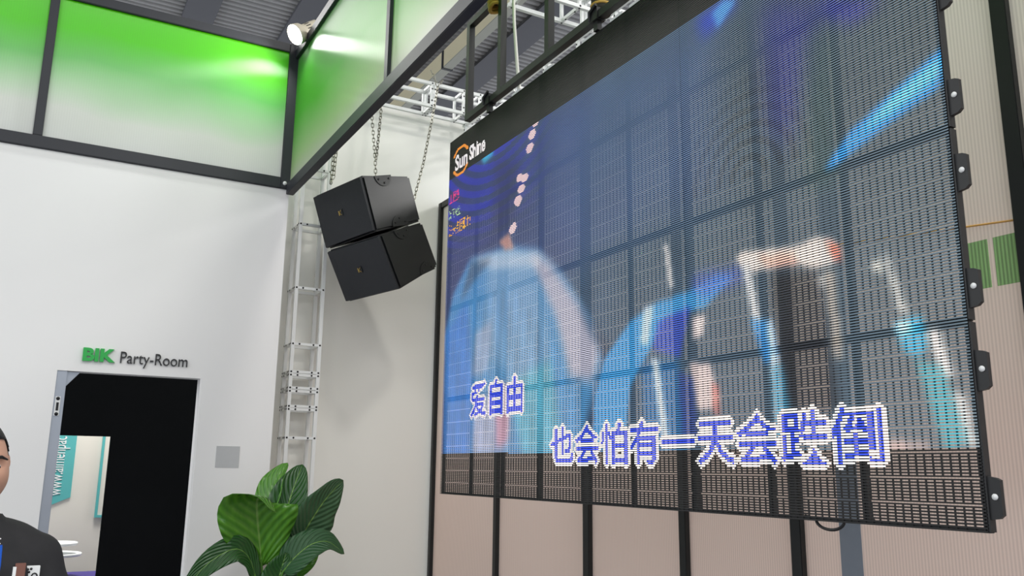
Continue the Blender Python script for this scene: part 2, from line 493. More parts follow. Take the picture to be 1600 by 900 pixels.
# ------------------------------------------------------------------ lettering helpers
def text_mesh(body, size=1.0, offset=0.0, extrude=0.0):
    c = bpy.data.curves.new('lettering', 'FONT')
    c.body = body
    c.size = size
    c.offset = offset
    c.extrude = extrude
    c.resolution_u = 4
    o = bpy.data.objects.new('lettering', c)
    COL.objects.link(o)
    dg = bpy.context.evaluated_depsgraph_get()
    me = bpy.data.meshes.new_from_object(o.evaluated_get(dg))
    bpy.data.objects.remove(o)
    bpy.data.curves.remove(c)
    return me

def mesh_np(me):
    v = np.zeros(len(me.vertices) * 3)
    me.vertices.foreach_get('co', v)
    return v.reshape(-1, 3)

def letters(parent, body, origin, xdir, ydir, width, height, mat, thick, offset=0.0, slant=0.0):
    """one mesh per letter, the whole line fitted to width and cap height"""
    xdir, ydir, org = Vector(xdir), Vector(ydir), Vector(origin)
    nrm = xdir.cross(ydir)
    full = mesh_np(text_mesh(body, 1.0, offset))
    capm = mesh_np(text_mesh(body[0], 1.0, offset))
    x0, x1 = full[:, 0].min(), full[:, 0].max()
    sx = width / (x1 - x0)
    sy = height / (capm[:, 1].max() - capm[:, 1].min())
    ybase = capm[:, 1].min()
    pl = world_loc(parent)
    for i, ch in enumerate(body):
        if ch == ' ':
            continue
        me = text_mesh(ch, 1.0, offset, 0.5)
        co = mesh_np(me)
        pre = mesh_np(text_mesh(body[:i + 1], 1.0, offset))
        shift = pre[:, 0].max() - co[:, 0].max()
        out = []
        for (a, b_, c) in co:
            X = (a + shift - x0) * sx
            Y = (b_ - ybase) * sy
            out.append(org + xdir * (X + slant * Y) + ydir * Y + nrm * (c + 0.5) * thick - pl)
        me.vertices.foreach_set('co', [t for p in out for t in p])
        me.materials.clear()
        me.materials.append(mat)
        me.update()
        nm = {'-': 'hyphen', '.': 'full_stop'}.get(ch, 'letter_' + ch.lower())
        o = bpy.data.objects.new(nm, me)
        COL.objects.link(o)
        o.parent = parent

sign = empty('wall_sign', (0.6, WA, 2.28), 'raised green and black lettering on the white wall above the doorway', 'sign')
letters(sign, 'BIK', (0.262, WA - 0.001, 2.281), (1, 0, 0), (0, 0, 1), 0.206, 0.092, MAT['green_letter'], 0.022, 0.045)
letters(sign, 'Party-Room', (0.502, WA - 0.001, 2.283), (1, 0, 0), (0, 0, 1), 0.448, 0.080, MAT['black_letter'], 0.014, -0.004)
letters(ban, 'www.aimenpac', (0.325, 9.436, 1.288), (0, 0, 1), (-1, 0, 0), 0.555, 0.078, MAT['white_print'], 0.004, 0.0)
MB().box(1.205, 1.372, WA - 0.003, WA, 1.57, 1.725).build('wall_sticker', MAT['sticker'], label='small square printed sticker on the white wall beside the doorway', cat='sticker')

# ------------------------------------------------------------------ LED screen
YL, YR, ZB, ZT, XS = 4.40, 1.28, 1.447, 3.485, 2.0
NU, NV = 384, 256
PAINT = [
    ((50, 62, 140), 0.3, 26, [(-1, 33), (187, 26), (167, 131), (5, 126)]),
    ((76, 100, 150), 0.5, 30, [(133, 37), (278, 30), (281, 120), (155, 129)]),
    ((46, 46, 150), 0.55, 16, [(308, 43), (340, 59), (319, 113), (308, 98)]),
    ((46, 46, 180), 0.6, 10, [(336, 57), (365, 72), (351, 75), (340, 67)]),
    ((66, 92, 88), 0.55, 12, [(328, 70), (342, 69), (340, 135), (326, 133)]),
    ((30, 60, 220), 0.6, 8, [(267, 31), (286, 31), (297, 37), (273, 44)]),
    ((90, 170, 240), 0.8, 4, [(278, 34), (286, 31), (294, 35), (282, 43)]),
    ((40, 150, 235), 0.95, 3, [(384, 100), (383, 113), (366, 118), (338, 127), (334, 127), (347, 116), (365, 108)]),
    ((110, 210, 255), 0.8, 3, [(383, 103), (383, 109), (361, 116), (351, 118), (364, 110)]),
    ((60, 190, 220), 0.85, 4, [(48, 24), (66, 24), (70, 32), (56, 35)]),
    ((66, 136, 188), 0.95, 5, [(38, 98), (75, 100), (96, 102), (127, 111), (155, 132), (182, 162), (193, 183), (184, 209), (176, 228), (167, 232), (5, 230), (2, 144), (12, 118)]),
    ((40, 110, 200), 0.6, 8, [(2, 144), (35, 127), (47, 184), (45, 231), (5, 230)]),
    ((128, 160, 192), 0.7, 14, [(62, 105), (120, 114), (134, 143), (142, 178), (110, 193), (65, 169)]),
    ((205, 182, 190), 0.75, 9, [(116, 110), (141, 121), (170, 150), (190, 178), (182, 195), (161, 190), (147, 156), (127, 127)]),
    ((176, 172, 190), 0.6, 6, [(48, 150), (71, 145), (67, 178), (43, 180)]),
    ((205, 180, 195), 0.6, 9, [(48, 193), (98, 188), (92, 231), (45, 231)]),
    ((225, 150, 160), 0.6, 6, [(76, 187), (98, 188), (95, 223), (80, 226)]),
    ((90, 180, 190), 0.6, 8, [(94, 188), (142, 178), (155, 231), (111, 231)]),
    ((215, 215, 222), 0.6, 7, [(38, 98), (88, 102), (134, 115), (131, 122), (71, 112)]),
    ((50, 55, 75), 0.5, 6, [(39, 100), (71, 104), (44, 115), (25, 125)]),
    ((205, 150, 135), 0.85, 3, [(78, 95), (92, 92), (99, 104), (88, 103)]),
    ((40, 44, 70), 0.45, 12, [(70, 36), (104, 48), (100, 88), (70, 92)]),
    ((30, 38, 62), 0.8, 8, [(167, 149), (188, 169), (201, 184), (187, 209), (184, 228), (170, 229), (193, 183)]),
    ((50, 150, 215), 0.9, 4, [(193, 183), (215, 167), (237, 161), (257, 160), (275, 156), (286, 158), (267, 169), (241, 170), (226, 187), (214, 198), (208, 230), (181, 229), (184, 202)]),
    ((215, 225, 235), 0.8, 2, [(225, 162), (233, 162), (228, 181), (222, 179)]),
    ((40, 70, 190), 0.8, 4, [(236, 170), (258, 167), (250, 189), (231, 183)]),
    ((235, 215, 210), 0.9, 3, [(259, 172), (267, 172), (266, 181), (259, 182)]),
    ((45, 80, 190), 0.55, 5, [(260, 153), (290, 154), (291, 162), (267, 164), (259, 159)]),
    ((235, 225, 220), 0.9, 2, [(241, 134), (244, 156), (247, 156), (244, 135)]),
    ((30, 105, 165), 0.8, 5, [(222, 189), (249, 189), (254, 230), (225, 230)]),
    ((225, 230, 235), 0.85, 2, [(230, 187), (235, 188), (242, 229), (237, 229)]),
    ((230, 205, 200), 0.85, 3, [(256, 192), (269, 193), (274, 210), (269, 213), (260, 213)]),
    ((200, 95, 85), 0.7, 3, [(270, 202), (274, 203), (274, 216), (270, 215)]),
    ((40, 60, 150), 0.6, 4, [(249, 195), (258, 199), (261, 226), (250, 226)]),
    ((230, 215, 205), 0.95, 2, [(287, 150), (291, 149), (318, 153), (330, 152), (336, 154), (339, 160), (336, 164), (326, 164), (317, 159), (297, 159), (288, 154)]),
    ((225, 160, 140), 0.7, 3, [(299, 153), (318, 155), (319, 161), (304, 159)]),
    ((215, 95, 70), 0.8, 3, [(333, 154), (339, 158), (339, 164), (335, 161)]),
    ((225, 225, 225), 0.9, 2, [(290, 154), (294, 155), (300, 184), (296, 184)]),
    ((240, 240, 235), 0.9, 2, [(327, 167), (332, 167), (331, 173), (327, 171)]),
    ((205, 185, 165), 0.7, 3, [(331, 165), (336, 166), (337, 199), (332, 198)]),
    ((20, 22, 30), 0.85, 6, [(306, 161), (329, 165), (332, 198), (334, 217), (313, 216), (307, 190)]),
    ((40, 130, 200), 0.85, 3, [(293, 178), (304, 180), (307, 196), (300, 197)]),
    ((210, 225, 235), 0.85, 2, [(302, 180), (305, 180), (310, 228), (305, 227)]),
    ((30, 130, 170), 0.6, 4, [(303, 198), (309, 198), (313, 230), (304, 230)]),
    ((240, 235, 220), 0.9, 2, [(352, 166), (355, 166), (356, 171), (352, 170)]),
    ((240, 235, 225), 0.9, 2, [(356, 163), (358, 165), (364, 187), (361, 186)]),
    ((50, 165, 205), 0.9, 3, [(359, 189), (369, 188), (370, 198), (367, 202), (361, 199)]),
    ((215, 240, 245), 0.9, 3, [(359, 189), (364, 189), (365, 193), (360, 194)]),
    ((240, 235, 230), 0.9, 2, [(370, 193), (374, 193), (378, 209), (374, 209)]),
    ((60, 170, 185), 0.75, 4, [(365, 202), (374, 205), (382, 229), (373, 232)]),
    ((240, 235, 230), 0.85, 3, [(377, 213), (381, 215), (383, 231), (381, 231)]),
    ((220, 180, 170), 0.8, 3, [(352, 228), (367, 229), (368, 231), (352, 232)]),
    ((240, 205, 205), 0.95, 0.6, [(119, 28), (122, 26), (126, 26), (128, 30), (126, 32), (121, 32)]),
    ((240, 205, 205), 0.95, 0.6, [(115, 36), (118, 33), (123, 33), (124, 37), (122, 39), (117, 39)]),
    ((240, 205, 205), 0.95, 0.6, [(112, 43), (115, 41), (120, 41), (122, 44), (119, 47), (114, 47)]),
    ((240, 205, 205), 0.95, 0.6, [(106, 61), (109, 59), (114, 59), (116, 62), (113, 64), (108, 64)]),
    ((240, 205, 205), 0.95, 0.6, [(101, 59), (103, 57), (107, 57), (109, 60), (106, 62), (102, 62)]),
    ((240, 205, 205), 0.95, 0.6, [(102, 67), (105, 65), (110, 65), (112, 68), (109, 70), (104, 70)]),
    ((240, 205, 205), 0.95, 0.6, [(98, 74), (101, 71), (106, 71), (108, 74), (105, 78), (100, 77)]),
    ((240, 205, 205), 0.95, 0.6, [(92, 91), (95, 88), (100, 87), (102, 91), (99, 94), (94, 94)]),
    ((240, 205, 205), 0.95, 0.6, [(37, 28), (39, 26), (43, 27), (45, 29), (43, 30), (39, 30)]),
]

vv, uu = np.mgrid[0:NV, 0:NU].astype(float) + 0.5

def blur(a, r):
    if r < 0.5:
        return a
    n = max(1, int(round(r / 1.6)))
    k = 2 * n + 1
    for ax in (0, 1, 0, 1):
        pad = [(0, 0), (0, 0)]
        pad[ax] = (n + 1, n)
        c = np.cumsum(np.pad(a, pad, mode='edge'), axis=ax)
        a = (c[k:] - c[:-k]) / k if ax == 0 else (c[:, k:] - c[:, :-k]) / k
    return a

def inside(pts):
    m = np.zeros((NV, NU), bool)
    n = len(pts)
    for i in range(n):
        x0, y0 = pts[i]
        x1, y1 = pts[(i + 1) % n]
        if y0 == y1:
            continue
        cond = ((vv > y0) != (vv > y1)) & (uu < (x1 - x0) * (vv - y0) / (y1 - y0) + x0)
        m ^= cond
    return m.astype(float)

def raster_text(body, u0, u1, v0, v1, offset=0.0):
    me = text_mesh(body, 1.0, offset)
    co = mesh_np(me)
    lo, hi = co.min(0), co.max(0)
    U = u0 + (co[:, 0] - lo[0]) / (hi[0] - lo[0]) * (u1 - u0)
    V = v1 - (co[:, 1] - lo[1]) / (hi[1] - lo[1]) * (v1 - v0)
    m = np.zeros((NV, NU), bool)
    me.calc_loop_triangles()
    for t in me.loop_triangles:
        a, b_, c = [(U[i], V[i]) for i in t.vertices]
        x_0, x_1 = int(max(0, min(a[0], b_[0], c[0]) - 1)), int(min(NU, max(a[0], b_[0], c[0]) + 2))
        y_0, y_1 = int(max(0, min(a[1], b_[1], c[1]) - 1)), int(min(NV, max(a[1], b_[1], c[1]) + 2))
        P, Q = uu[y_0:y_1, x_0:x_1], vv[y_0:y_1, x_0:x_1]
        def ed(p, q):
            return (q[0] - p[0]) * (Q - p[1]) - (q[1] - p[1]) * (P - p[0])
        e1, e2, e3 = ed(a, b_), ed(b_, c), ed(c, a)
        m[y_0:y_1, x_0:x_1] |= ((e1 >= 0) & (e2 >= 0) & (e3 >= 0)) | ((e1 <= 0) & (e2 <= 0) & (e3 <= 0))
    return m

def dilate(m, r):
    o = m.copy()
    for dv in range(-r, r + 1):
        for du in range(-r, r + 1):
            if dv * dv + du * du <= r * r + 0.5:
                o |= np.roll(np.roll(m, dv, 0), du, 1)
    return o

IMG = np.zeros((NV, NU, 3))
g_ = (uu / NU)
base_l, base_m, base_r = np.array((36, 50, 90.)), np.array((54, 80, 106.)), np.array((72, 88, 98.))
for c in range(3):
    IMG[..., c] = np.interp(g_, [0, 0.45, 1.0], [base_l[c], base_m[c], base_r[c]])
nz = blur(np.random.default_rng(3).random((NV, NU)), 10)
IMG *= (1 + (nz - 0.5) * 1.6)[..., None]
# blue rings of stage light round the logo
dd = np.hypot((uu - 78) / 1.7, vv - 4)
ring = (np.sin(dd * 2 * math.pi / 8.5) > -0.1) * np.clip((150 - uu) / 70, 0, 1) * np.clip((95 - vv) / 30, 0, 1)
IMG = IMG * (1 - 0.75 * ring[..., None]) + np.array((36, 44, 195.)) * 0.75 * ring[..., None]
d2 = np.hypot((uu - 296) / 1.1, vv - 118)
ring2 = (np.sin(d2 * 2 * math.pi / 7.0) > 0.2) * np.clip((52 - d2) / 25, 0, 1) * (vv < 118)
IMG = IMG * (1 - 0.18 * ring2[..., None])
for (col, al, bl, pts) in PAINT:
    a = np.clip(blur(inside(pts), bl * 0.55), 0, 1)[..., None] * al
    IMG = IMG * (1 - a) + np.array(col, float) * a
# folds in the shirt
fold = np.sin(uu * 0.55 + vv * 0.06) * 0.5 + np.sin(uu * 0.23 - vv * 0.11) * 0.5
shirt = blur(inside([(30, 130), (95, 126), (140, 165), (185, 200), (170, 230), (2, 230), (8, 165)]), 3)
IMG *= (1 + 0.08 * fold * shirt)[..., None]
# letterbox bands
IMG[(vv < 30)] = 0
IMG[(vv > 229 + uu / 190)] = 0
# words
def words(body, u0, u1, v0, v1, fill, edge, off=0.0, r=1, grow=0):
    m = raster_text(body, u0, u1, v0, v1, off)
    if grow:
        m = dilate(m, grow)
    if edge is not None:
        IMG[dilate(m, r)] = edge
    IMG[m] = fill
words('爱自由', 44, 111, 184, 206, (36, 66, 225), (250, 238, 240), 0.012, 2)
words('也会怕有一天会跌倒', 142, 351, 216, 236, (36, 66, 225), (252, 248, 242), 0.012, 2)
words('正播放', 2, 18.5, 41, 49, (250, 60, 130), None)
words('海阔天空', 2, 20.5, 54, 61, (180, 215, 160), None)
words('还未点播歌曲!', 3, 37, 65, 74, (250, 180, 40), None)
er = np.hypot((uu - 19) / 13.5, (vv - 20.0) / 11.0)
arc = (er > 0.86) & (er < 1.04) & (np.abs(vv - 20.0) > 5.0)
IMG[arc] = (245, 150, 50)
words('Sun', 10, 30, 14, 26, (250, 245, 245), None, 0.03)
words('Shine', 33, 57, 13.5, 25, (250, 245, 245), None, 0.03)
IMG = np.clip(IMG, 0, 255) / 255
LIN = np.where(IMG <= 0.04045, IMG / 12.92, ((IMG + 0.055) / 1.055) ** 2.4)

def led_material():
    m, nt, b = new_mat('led_diodes')
    at = nt.nodes.new('ShaderNodeAttribute')
    at.attribute_name = 'led'
    b.inputs['Base Color'].default_value = srgb(17, 17, 18)
    b.inputs['Roughness'].default_value = 0.5
    nt.links.new(at.outputs['Color'], b.inputs['Emission Color'])
    b.inputs['Emission Strength'].default_value = 1.35
    return m
MAT['led'] = led_material()
scr = empty('led_screen', (XS, (YL + YR) / 2, ZB), 'large see-through LED video screen hanging in front of the fluted wall', 'screen')
DU, DV = (YL - YR) / NU, (ZT - ZB) / NV
BAR = 0.52
NCX, NCY = 3, 4
for cx in range(NCX):
    for cy in range(NCY):
        ya, yb = YL - cx * 128 * DU, YL - (cx + 1) * 128 * DU
        zt, zb = ZT - cy * 64 * DV, ZT - (cy + 1) * 64 * DV
        fr = MB()
        e = 0.0006
        fr.box(XS + 0.0085, XS + 0.024, ya - 0.014, ya - e, zb + e, zt - e)
        fr.box(XS + 0.0085, XS + 0.024, yb + e, yb + 0.014, zb + e, zt - e)
        for k in (0.335, 0.665):
            yc = ya + (yb - ya) * k
            fr.box(XS + 0.0085, XS + 0.022, yc - 0.010, yc + 0.010, zb + 0.012, zt - 0.012)
        fr.box(XS + 0.0085, XS + 0.024, yb + 0.014, ya - 0.014, zt - 0.012, zt - e)
        fr.box(XS + 0.0085, XS + 0.024, yb + 0.014, ya - 0.014, zb + e, zb + 0.012)
        cab = fr.build('led_cabinet', MAT['screen_black'], scr)
        if cx == NCX - 1:
            for zf in (0.75, 0.155):
                zc = zb + (zt - zb) * zf
                lug = MB()
                prof = [(yb, zc + 0.055), (yb - 0.026, zc + 0.050), (yb - 0.036, zc + 0.045), (yb - 0.036, zc - 0.036), (yb - 0.026, zc - 0.044), (yb, zc - 0.048)]
                lug.prism([(XS + 0.006, a, z) for a, z in prof], (0.012, 0, 0))
                lug.build('mounting_lug', MAT['screen_black'], cab)
                hb = MB()
                hb.lathe((XS + 0.0065, yb - 0.021, zc + 0.006), (-1, 0, 0), [(0, 0.0075), (0.003, 0.0075), (0.0035, 0)], 10)
                hb.build('lug_bolt', MAT['white_steel'], cab)
            fl = MB(); fl.box(XS + 0.002, XS + 0.024, yb - 0.005, yb - e, zb + 0.003, zt - 0.003)
            fl.build('side_flange', MAT['screen_black'], cab)
        for md in range(8):
            m = MB()
            cols = []
            r_a = cy * 64 + md * 8
            for rr in range(r_a, r_a + 8):
                zc = ZT - (rr + 0.5) * DV
                h = DV * BAR / 2
                y_end0, y_end1 = ya - e, yb + e
                # bar body: top, bottom, back
                xf, xb_ = XS, XS + 0.005
                m.add([(xf, y_end0, zc + h), (xf, y_end1, zc + h), (xb_, y_end1, zc + h), (xb_, y_end0, zc + h),
                       (xf, y_end0, zc - h), (xf, y_end1, zc - h), (xb_, y_end1, zc - h), (xb_, y_end0, zc - h)],
                      [(0, 3, 2, 1), (4, 5, 6, 7), (3, 7, 6, 2), (0, 4, 7, 3), (1, 2, 6, 5)], 0)
                cols += [(0, 0, 0)] * 5
                n0 = len(m.v)
                us = range(cx * 128, (cx + 1) * 128)
                vs = []
                for j in range(129):
                    y = y_end0 + (y_end1 - y_end0) * j / 128
                    vs += [(xf, y, zc + h), (xf, y, zc - h)]
                m.add(vs, [(2 * j, 2 * j + 1, 2 * j + 3, 2 * j + 2) for j in range(128)], 1)
                cols += [tuple(LIN[rr, u]) for u in us]
            # upright ribs that tie the rows of a module together
            z1 = ZT - (r_a + 0.5) * DV
            z0 = ZT - (r_a + 7.5) * DV
            for j in range(43):
                y = ya - 0.012 - j * (ya - yb - 0.024) / 42
                m.box(XS + 0.0052, XS + 0.0082, y - 0.0022, y + 0.0022, z0, z1, 0)
                cols += [(0, 0, 0)] * 6
            # build without normal recalculation so that the face order stays as the colours
            me = bpy.data.meshes.new('led_module')
            off = world_loc(scr)
            me.from_pydata([(a - off.x, b_ - off.y, c - off.z) for a, b_, c in m.v], [], m.f)
            me.materials.append(MAT['screen_black']); me.materials.append(MAT['led'])
            me.polygons.foreach_set('material_index', m.m)
            at = me.attributes.new('led', 'FLOAT_COLOR', 'FACE')
            at.data.foreach_set('color', [t for c in cols for t in (c[0], c[1], c[2], 1.0)])
            o = bpy.data.objects.new('led_module', me)
            COL.objects.link(o)
            o.parent = cab
# white fixing plates on the top edge
for y in (3.62, 3.30, 2.96, 2.74, 2.60, 2.44, 2.05, 1.6):
    bq = MB(); bq.box(XS + 0.012, XS + 0.04, y - 0.045, y + 0.045, ZT, ZT + 0.022)
    bq.build('fixing_plate', MAT['white_steel'], scr)
# loop of cable under the lower edge

MB().tube([(XS + 0.03, 1.62, ZB + 0.012)] + [(XS + 0.02, 1.762 + 0.05 * math.cos(math.pi - i / 12 * math.pi), ZB + 0.004 - 0.026 * math.sin(i / 12 * math.pi)) for i in range(13)] + [(XS + 0.03, 1.86, ZB + 0.012)], 0.0045, 8).build('signal_cable', MAT['cable_black'], scr)

# ------------------------------------------------------------------ black hanging frame over the screen
hf = empty('hanging_frame', (XS, 2.8, 3.51), 'black square-tube hanging frame that carries the LED screen', 'frame')
XF = XS
def tubeb(nm, p, q, s=0.036):
    return MB().bar(p, q, s, s).build(nm, MAT['black_metal'], hf)
tubeb('lower_tube', (XF, 4.17, 3.552), (XF, 1.2, 3.552))
for y, z1 in ((4.15, 4.15), (3.76, 4.78), (3.27, 4.78), (2.2, 4.78)):
    tubeb('upright_tube', (XF, y, 3.57), (XF, y, z1))
tubeb('upper_tube', (XF, 4.13, 4.135), (XF, 3.78, 4.135))
for y in (3.89, 2.86, 1.9):
    k = MB()
    k.box(XF - 0.024, XF + 0.024, y - 0.028, y + 0.028, 3.53, 3.587)
    k.box(XF - 0.012, XF + 0.012, y - 0.015, y + 0.015, ZT + 0.001, 3.53)
    k.tube([(XF - 0.03, y - 0.03, 3.592), (XF - 0.03, y + 0.02, 3.577), (XF - 0.022, y + 0.03, 3.537)], 0.008, 6)
    k.build('clamp', MAT['black_metal'], hf)
# coil of webbing at the head of the frame
cl = MB()
pts = []
for i in range(60):
    t = i / 59
    a = t * 2 * math.pi * 5
    pts.append((XF + 0.045 * math.cos(a), 3.83 + 0.05 * math.sin(a) * 0.8 + 0.03 * (t - .5), 4.12 + 0.11 * (t - 0.5) + 0.012 * math.sin(a * 2)))
cl.tube(pts, 0.011, 6)
cl.build('strap_coil', MAT['strap_yellow'], label='yellow webbing coil wound round the head of the black hanging frame', cat='strap')
# hoist sling above the rail
sl = empty('hoist_sling', (XF, 2.88, 3.60), 'dark padded sling with ties rising from the screen clamp', 'sling')
MB().lathe((XF + 0.05, 2.90, 3.60), (0.05, 0.03, 1), [(0, 0), (0, 0.042), (0.02, 0.05), (0.55, 0.05), (0.6, 0.04), (0.6, 0)], 16).build('sleeve', MAT['strap_dark'], sl)
for z in (3.63, 3.70, 3.76, 3.83, 3.95):
    f_ = (z - 3.585)
    MB().lathe((XF + 0.05 + 0.05 * f_, 2.90 + 0.03 * f_, z), (0.05, 0.03, 1), [(0, 0.049), (0, 0.053), (0.012, 0.053), (0.012, 0.049)], 16).build('tie_band', MAT['strap_yellow'], sl)
MB().tube([(2.06, 3.77, 4.75), (2.05, 3.74, 4.3), (2.04, 3.70, 3.95), (2.03, 3.64, 3.65), (2.035, 3.62, 3.50)], 0.009, 8).build('power_cable', MAT['cable_white'], label='white cable hanging down to the top of the LED screen', cat='cable')

# ------------------------------------------------------------------ loudspeakers
def speaker(loc, rot, label, extra):
    W, D, H, T = 0.61, 0.525, 0.44, 0.84
    root = empty('loudspeaker', loc, label, 'speaker', None)
    root.rotation_euler = Euler([math.radians(a) for a in rot], 'XYZ')
    def loc_build(mb, name, mat, parent=root, bevel=0):
        me_o = mb.build(name, mat, None, origin=(0, 0, 0), bevel=bevel)
        me_o.parent = parent
        me_o.location = (0, 0, 0)
        return me_o
    m = MB()
    h0, h1, yf, yb = H / 2, H / 2 * T, -D / 2 + 0.03, D / 2
    vs = [(-W / 2, yf, -h0), (W / 2, yf, -h0), (W / 2, yf, h0), (-W / 2, yf, h0), (-W / 2, yb, -h1), (W / 2, yb, -h1), (W / 2, yb, h1), (-W / 2, yb, h1)]
    m.add(vs, [(0, 1, 2, 3), (5, 4, 7, 6), (1, 5, 6, 2), (4, 0, 3, 7), (3, 2, 6, 7), (4, 5, 1, 0)])
    body = loc_build(m, 'cabinet', MAT['cabinet'], bevel=0.016)
    # grille: slightly bowed perforated front
    m = MB()
    n = 10
    vs, fs = [], []
    for i in range(n + 1):
        x = -W / 2 + 0.008 + (W - 0.016) * i / n
        y = -D / 2 - 0.0 + 0.012 * (2 * i / n - 1) ** 4
        for (yy, zz) in ((yf + 0.002, -h0 + 0.008), (y, -h0 + 0.014), (y, h0 - 0.014), (yf + 0.002, h0 - 0.008)):
            vs.append((x, yy, zz))
    for i in range(n):
        for k in range(3):
            fs.append((i * 4 + k, i * 4 + 4 + k, i * 4 + 5 + k, i * 4 + 1 + k))
    fs += [(0, 1, 2, 3), (n * 4 + 3, n * 4 + 2, n * 4 + 1, n * 4)]
    m.add(vs, fs)
    gr = loc_build(m, 'grille', MAT['grille'])
    # badge in the middle of the grille
    m = MB(); m.box(-0.026, 0.026, -D / 2 - 0.005, -D / 2 + 0.002, -0.022, 0.034)
    bd = loc_build(m, 'badge', MAT['cabinet'], bevel=0.003)
    m = MB()
    m.box(-0.017, -0.010, -D / 2 - 0.008, -D / 2 - 0.005, -0.012, 0.024)
    m.bar((-0.008, -D / 2 - 0.0065, 0.004), (0.014, -D / 2 - 0.0065, 0.024), 0.006, 0.003)
    m.bar((-0.008, -D / 2 - 0.0065, 0.006), (0.014, -D / 2 - 0.0065, -0.012), 0.006, 0.003)
    mk = loc_build(m, 'badge_mark', MAT['brass'])
    # round coupling plates let into the side (half discs at the upper and lower edges)
    for s, yy in extra:
        m = MB()
        pts = [(W / 2 - 0.002, yy, s * (h0 + (h1 - h0) * (yy - yf) / (yb - yf)))]
        zc = s * (h0 + (h1 - h0) * (yy - yf) / (yb - yf))
        for k in range(17):
            a = math.pi * k / 16
            pts.append((W / 2 - 0.002, yy + 0.085 * math.cos(a), zc - s * 0.085 * math.sin(a)))
        m.prism(pts[1:], (0.008, 0, 0))
        pl_ = loc_build(m, 'coupling_plate', MAT['black_metal'])
        m = MB()
        for a in (0.5, 1.57, 2.64):
            m.lathe((W / 2 + 0.006, yy + 0.06 * math.cos(a), zc - s * 0.06 * math.sin(a)), (1, 0, 0), [(0, 0.008), (0.003, 0.008), (0.004, 0)], 8)
        loc_build(m, 'coupling_bolts', MAT['bolt'], pl_).__setitem__('kind', 'stuff')
    return root
sp1 = speaker((2.153, 6.3, 3.5885), (18.6, -3.57, -71.4), 'upper black loudspeaker of the pair hanging from the chains', [(1, -0.03), (-1, 0.03)])
sp2 = speaker((2.308, 6.3, 3.198), (28.4, -3.0, -68.5), 'lower black loudspeaker coupled under the other speaker, tilted further down', [(1, 0.0), (-1, 0.12)])

# ------------------------------------------------------------------ chains, one object per link
lm = None
def link_mesh():
    pts = []
    L, Rr = 0.013, 0.0105
    for k in range(6):
        a = -math.pi / 2 + math.pi * k / 5
        pts.append((Rr * math.sin(a) * -1, 0, L + Rr * math.cos(a)))
    for k in range(6):
        a = math.pi / 2 + math.pi * k / 5
        pts.append((Rr * math.sin(a) * -1, 0, -L + Rr * math.cos(a)))
    n = len(pts)
    vs, fs = [], []
    for i in range(n):
        p, a, b_ = Vector(pts[i]), Vector(pts[i - 1]), Vector(pts[(i + 1) % n])
        d = (b_ - a).normalized()
        s = Vector((0, 1, 0)); t = d.cross(s)
        for k in range(4):
            an = math.pi / 4 + k * math.pi / 2
            vs.append(p + (s * math.cos(an) + t * math.sin(an)) * 0.0038)
    for i in range(n):
        for k in range(4):
            fs.append((i * 4 + k, i * 4 + (k + 1) % 4, ((i + 1) % n) * 4 + (k + 1) % 4, ((i + 1) % n) * 4 + k))
    me = bpy.data.meshes.new('chain_link')
    me.from_pydata([tuple(v) for v in vs], [], fs)
    for p in me.polygons: p.use_smooth = True
    me.materials.append(MAT['chain'])
    return me
LINK = link_mesh()
def chain(label, pts):
    pts = [Vector(p) for p in pts]
    root = empty('chain', pts[-1], label, 'chain', None)
    seg = [(pts[i + 1] - pts[i]).length for i in range(len(pts) - 1)]
    total = sum(seg)
    n = max(2, int(total / 0.039))
    for k in range(n):
        t = (k + 0.5) / n * total
        i = 0
        while t > seg[i] and i < len(seg) - 1:
            t -= seg[i]; i += 1
        p = pts[i].lerp(pts[i + 1], t / seg[i])
        q = (pts[i + 1] - pts[i]).to_track_quat('Z', 'Y')
        o = bpy.data.objects.new('chain_link', LINK)
        COL.objects.link(o)
        o.parent = root
        o.location = p - pts[-1]
        o.rotation_euler = (q.to_matrix() @ Matrix.Rotation(math.pi / 2 * (k % 2) + 0.4, 3, 'Z')).to_euler()
chain('doubled steel chain holding the upper speaker close to the truss column', [(1.93, 6.62, 4.78), (1.90, 6.45, 4.10), (1.885, 6.42, 3.80)])
chain('slack steel chain end hanging beside the doubled chain near the truss column', [(1.945, 6.62, 4.78), (1.925, 6.45, 4.12), (1.90, 6.41, 3.86), (1.875, 6.40, 3.80)])
chain('left leg of the forked steel chain above the middle of the speaker', [(2.235, 6.70, 4.79), (2.243, 6.55, 4.50), (2.238, 6.40, 4.066), (2.232, 6.35, 3.90)])
chain('right leg of the forked steel chain above the middle of the speaker', [(2.371, 6.70, 4.79), (2.36, 6.66, 4.60), (2.25, 6.41, 4.075)])
chain('long slanting steel chain from the truss beam to the back of the speaker', [(2.79, 6.60, 5.09), (2.863, 6.60, 4.949), (2.80, 6.56, 4.60), (2.70, 6.48, 4.15), (2.595, 6.42, 3.76)])
chain('short steel chain tail joining the slanting chain at the truss beam', [(2.94, 6.66, 5.06), (2.90, 6.62, 5.00), (2.862, 6.60, 4.945)])

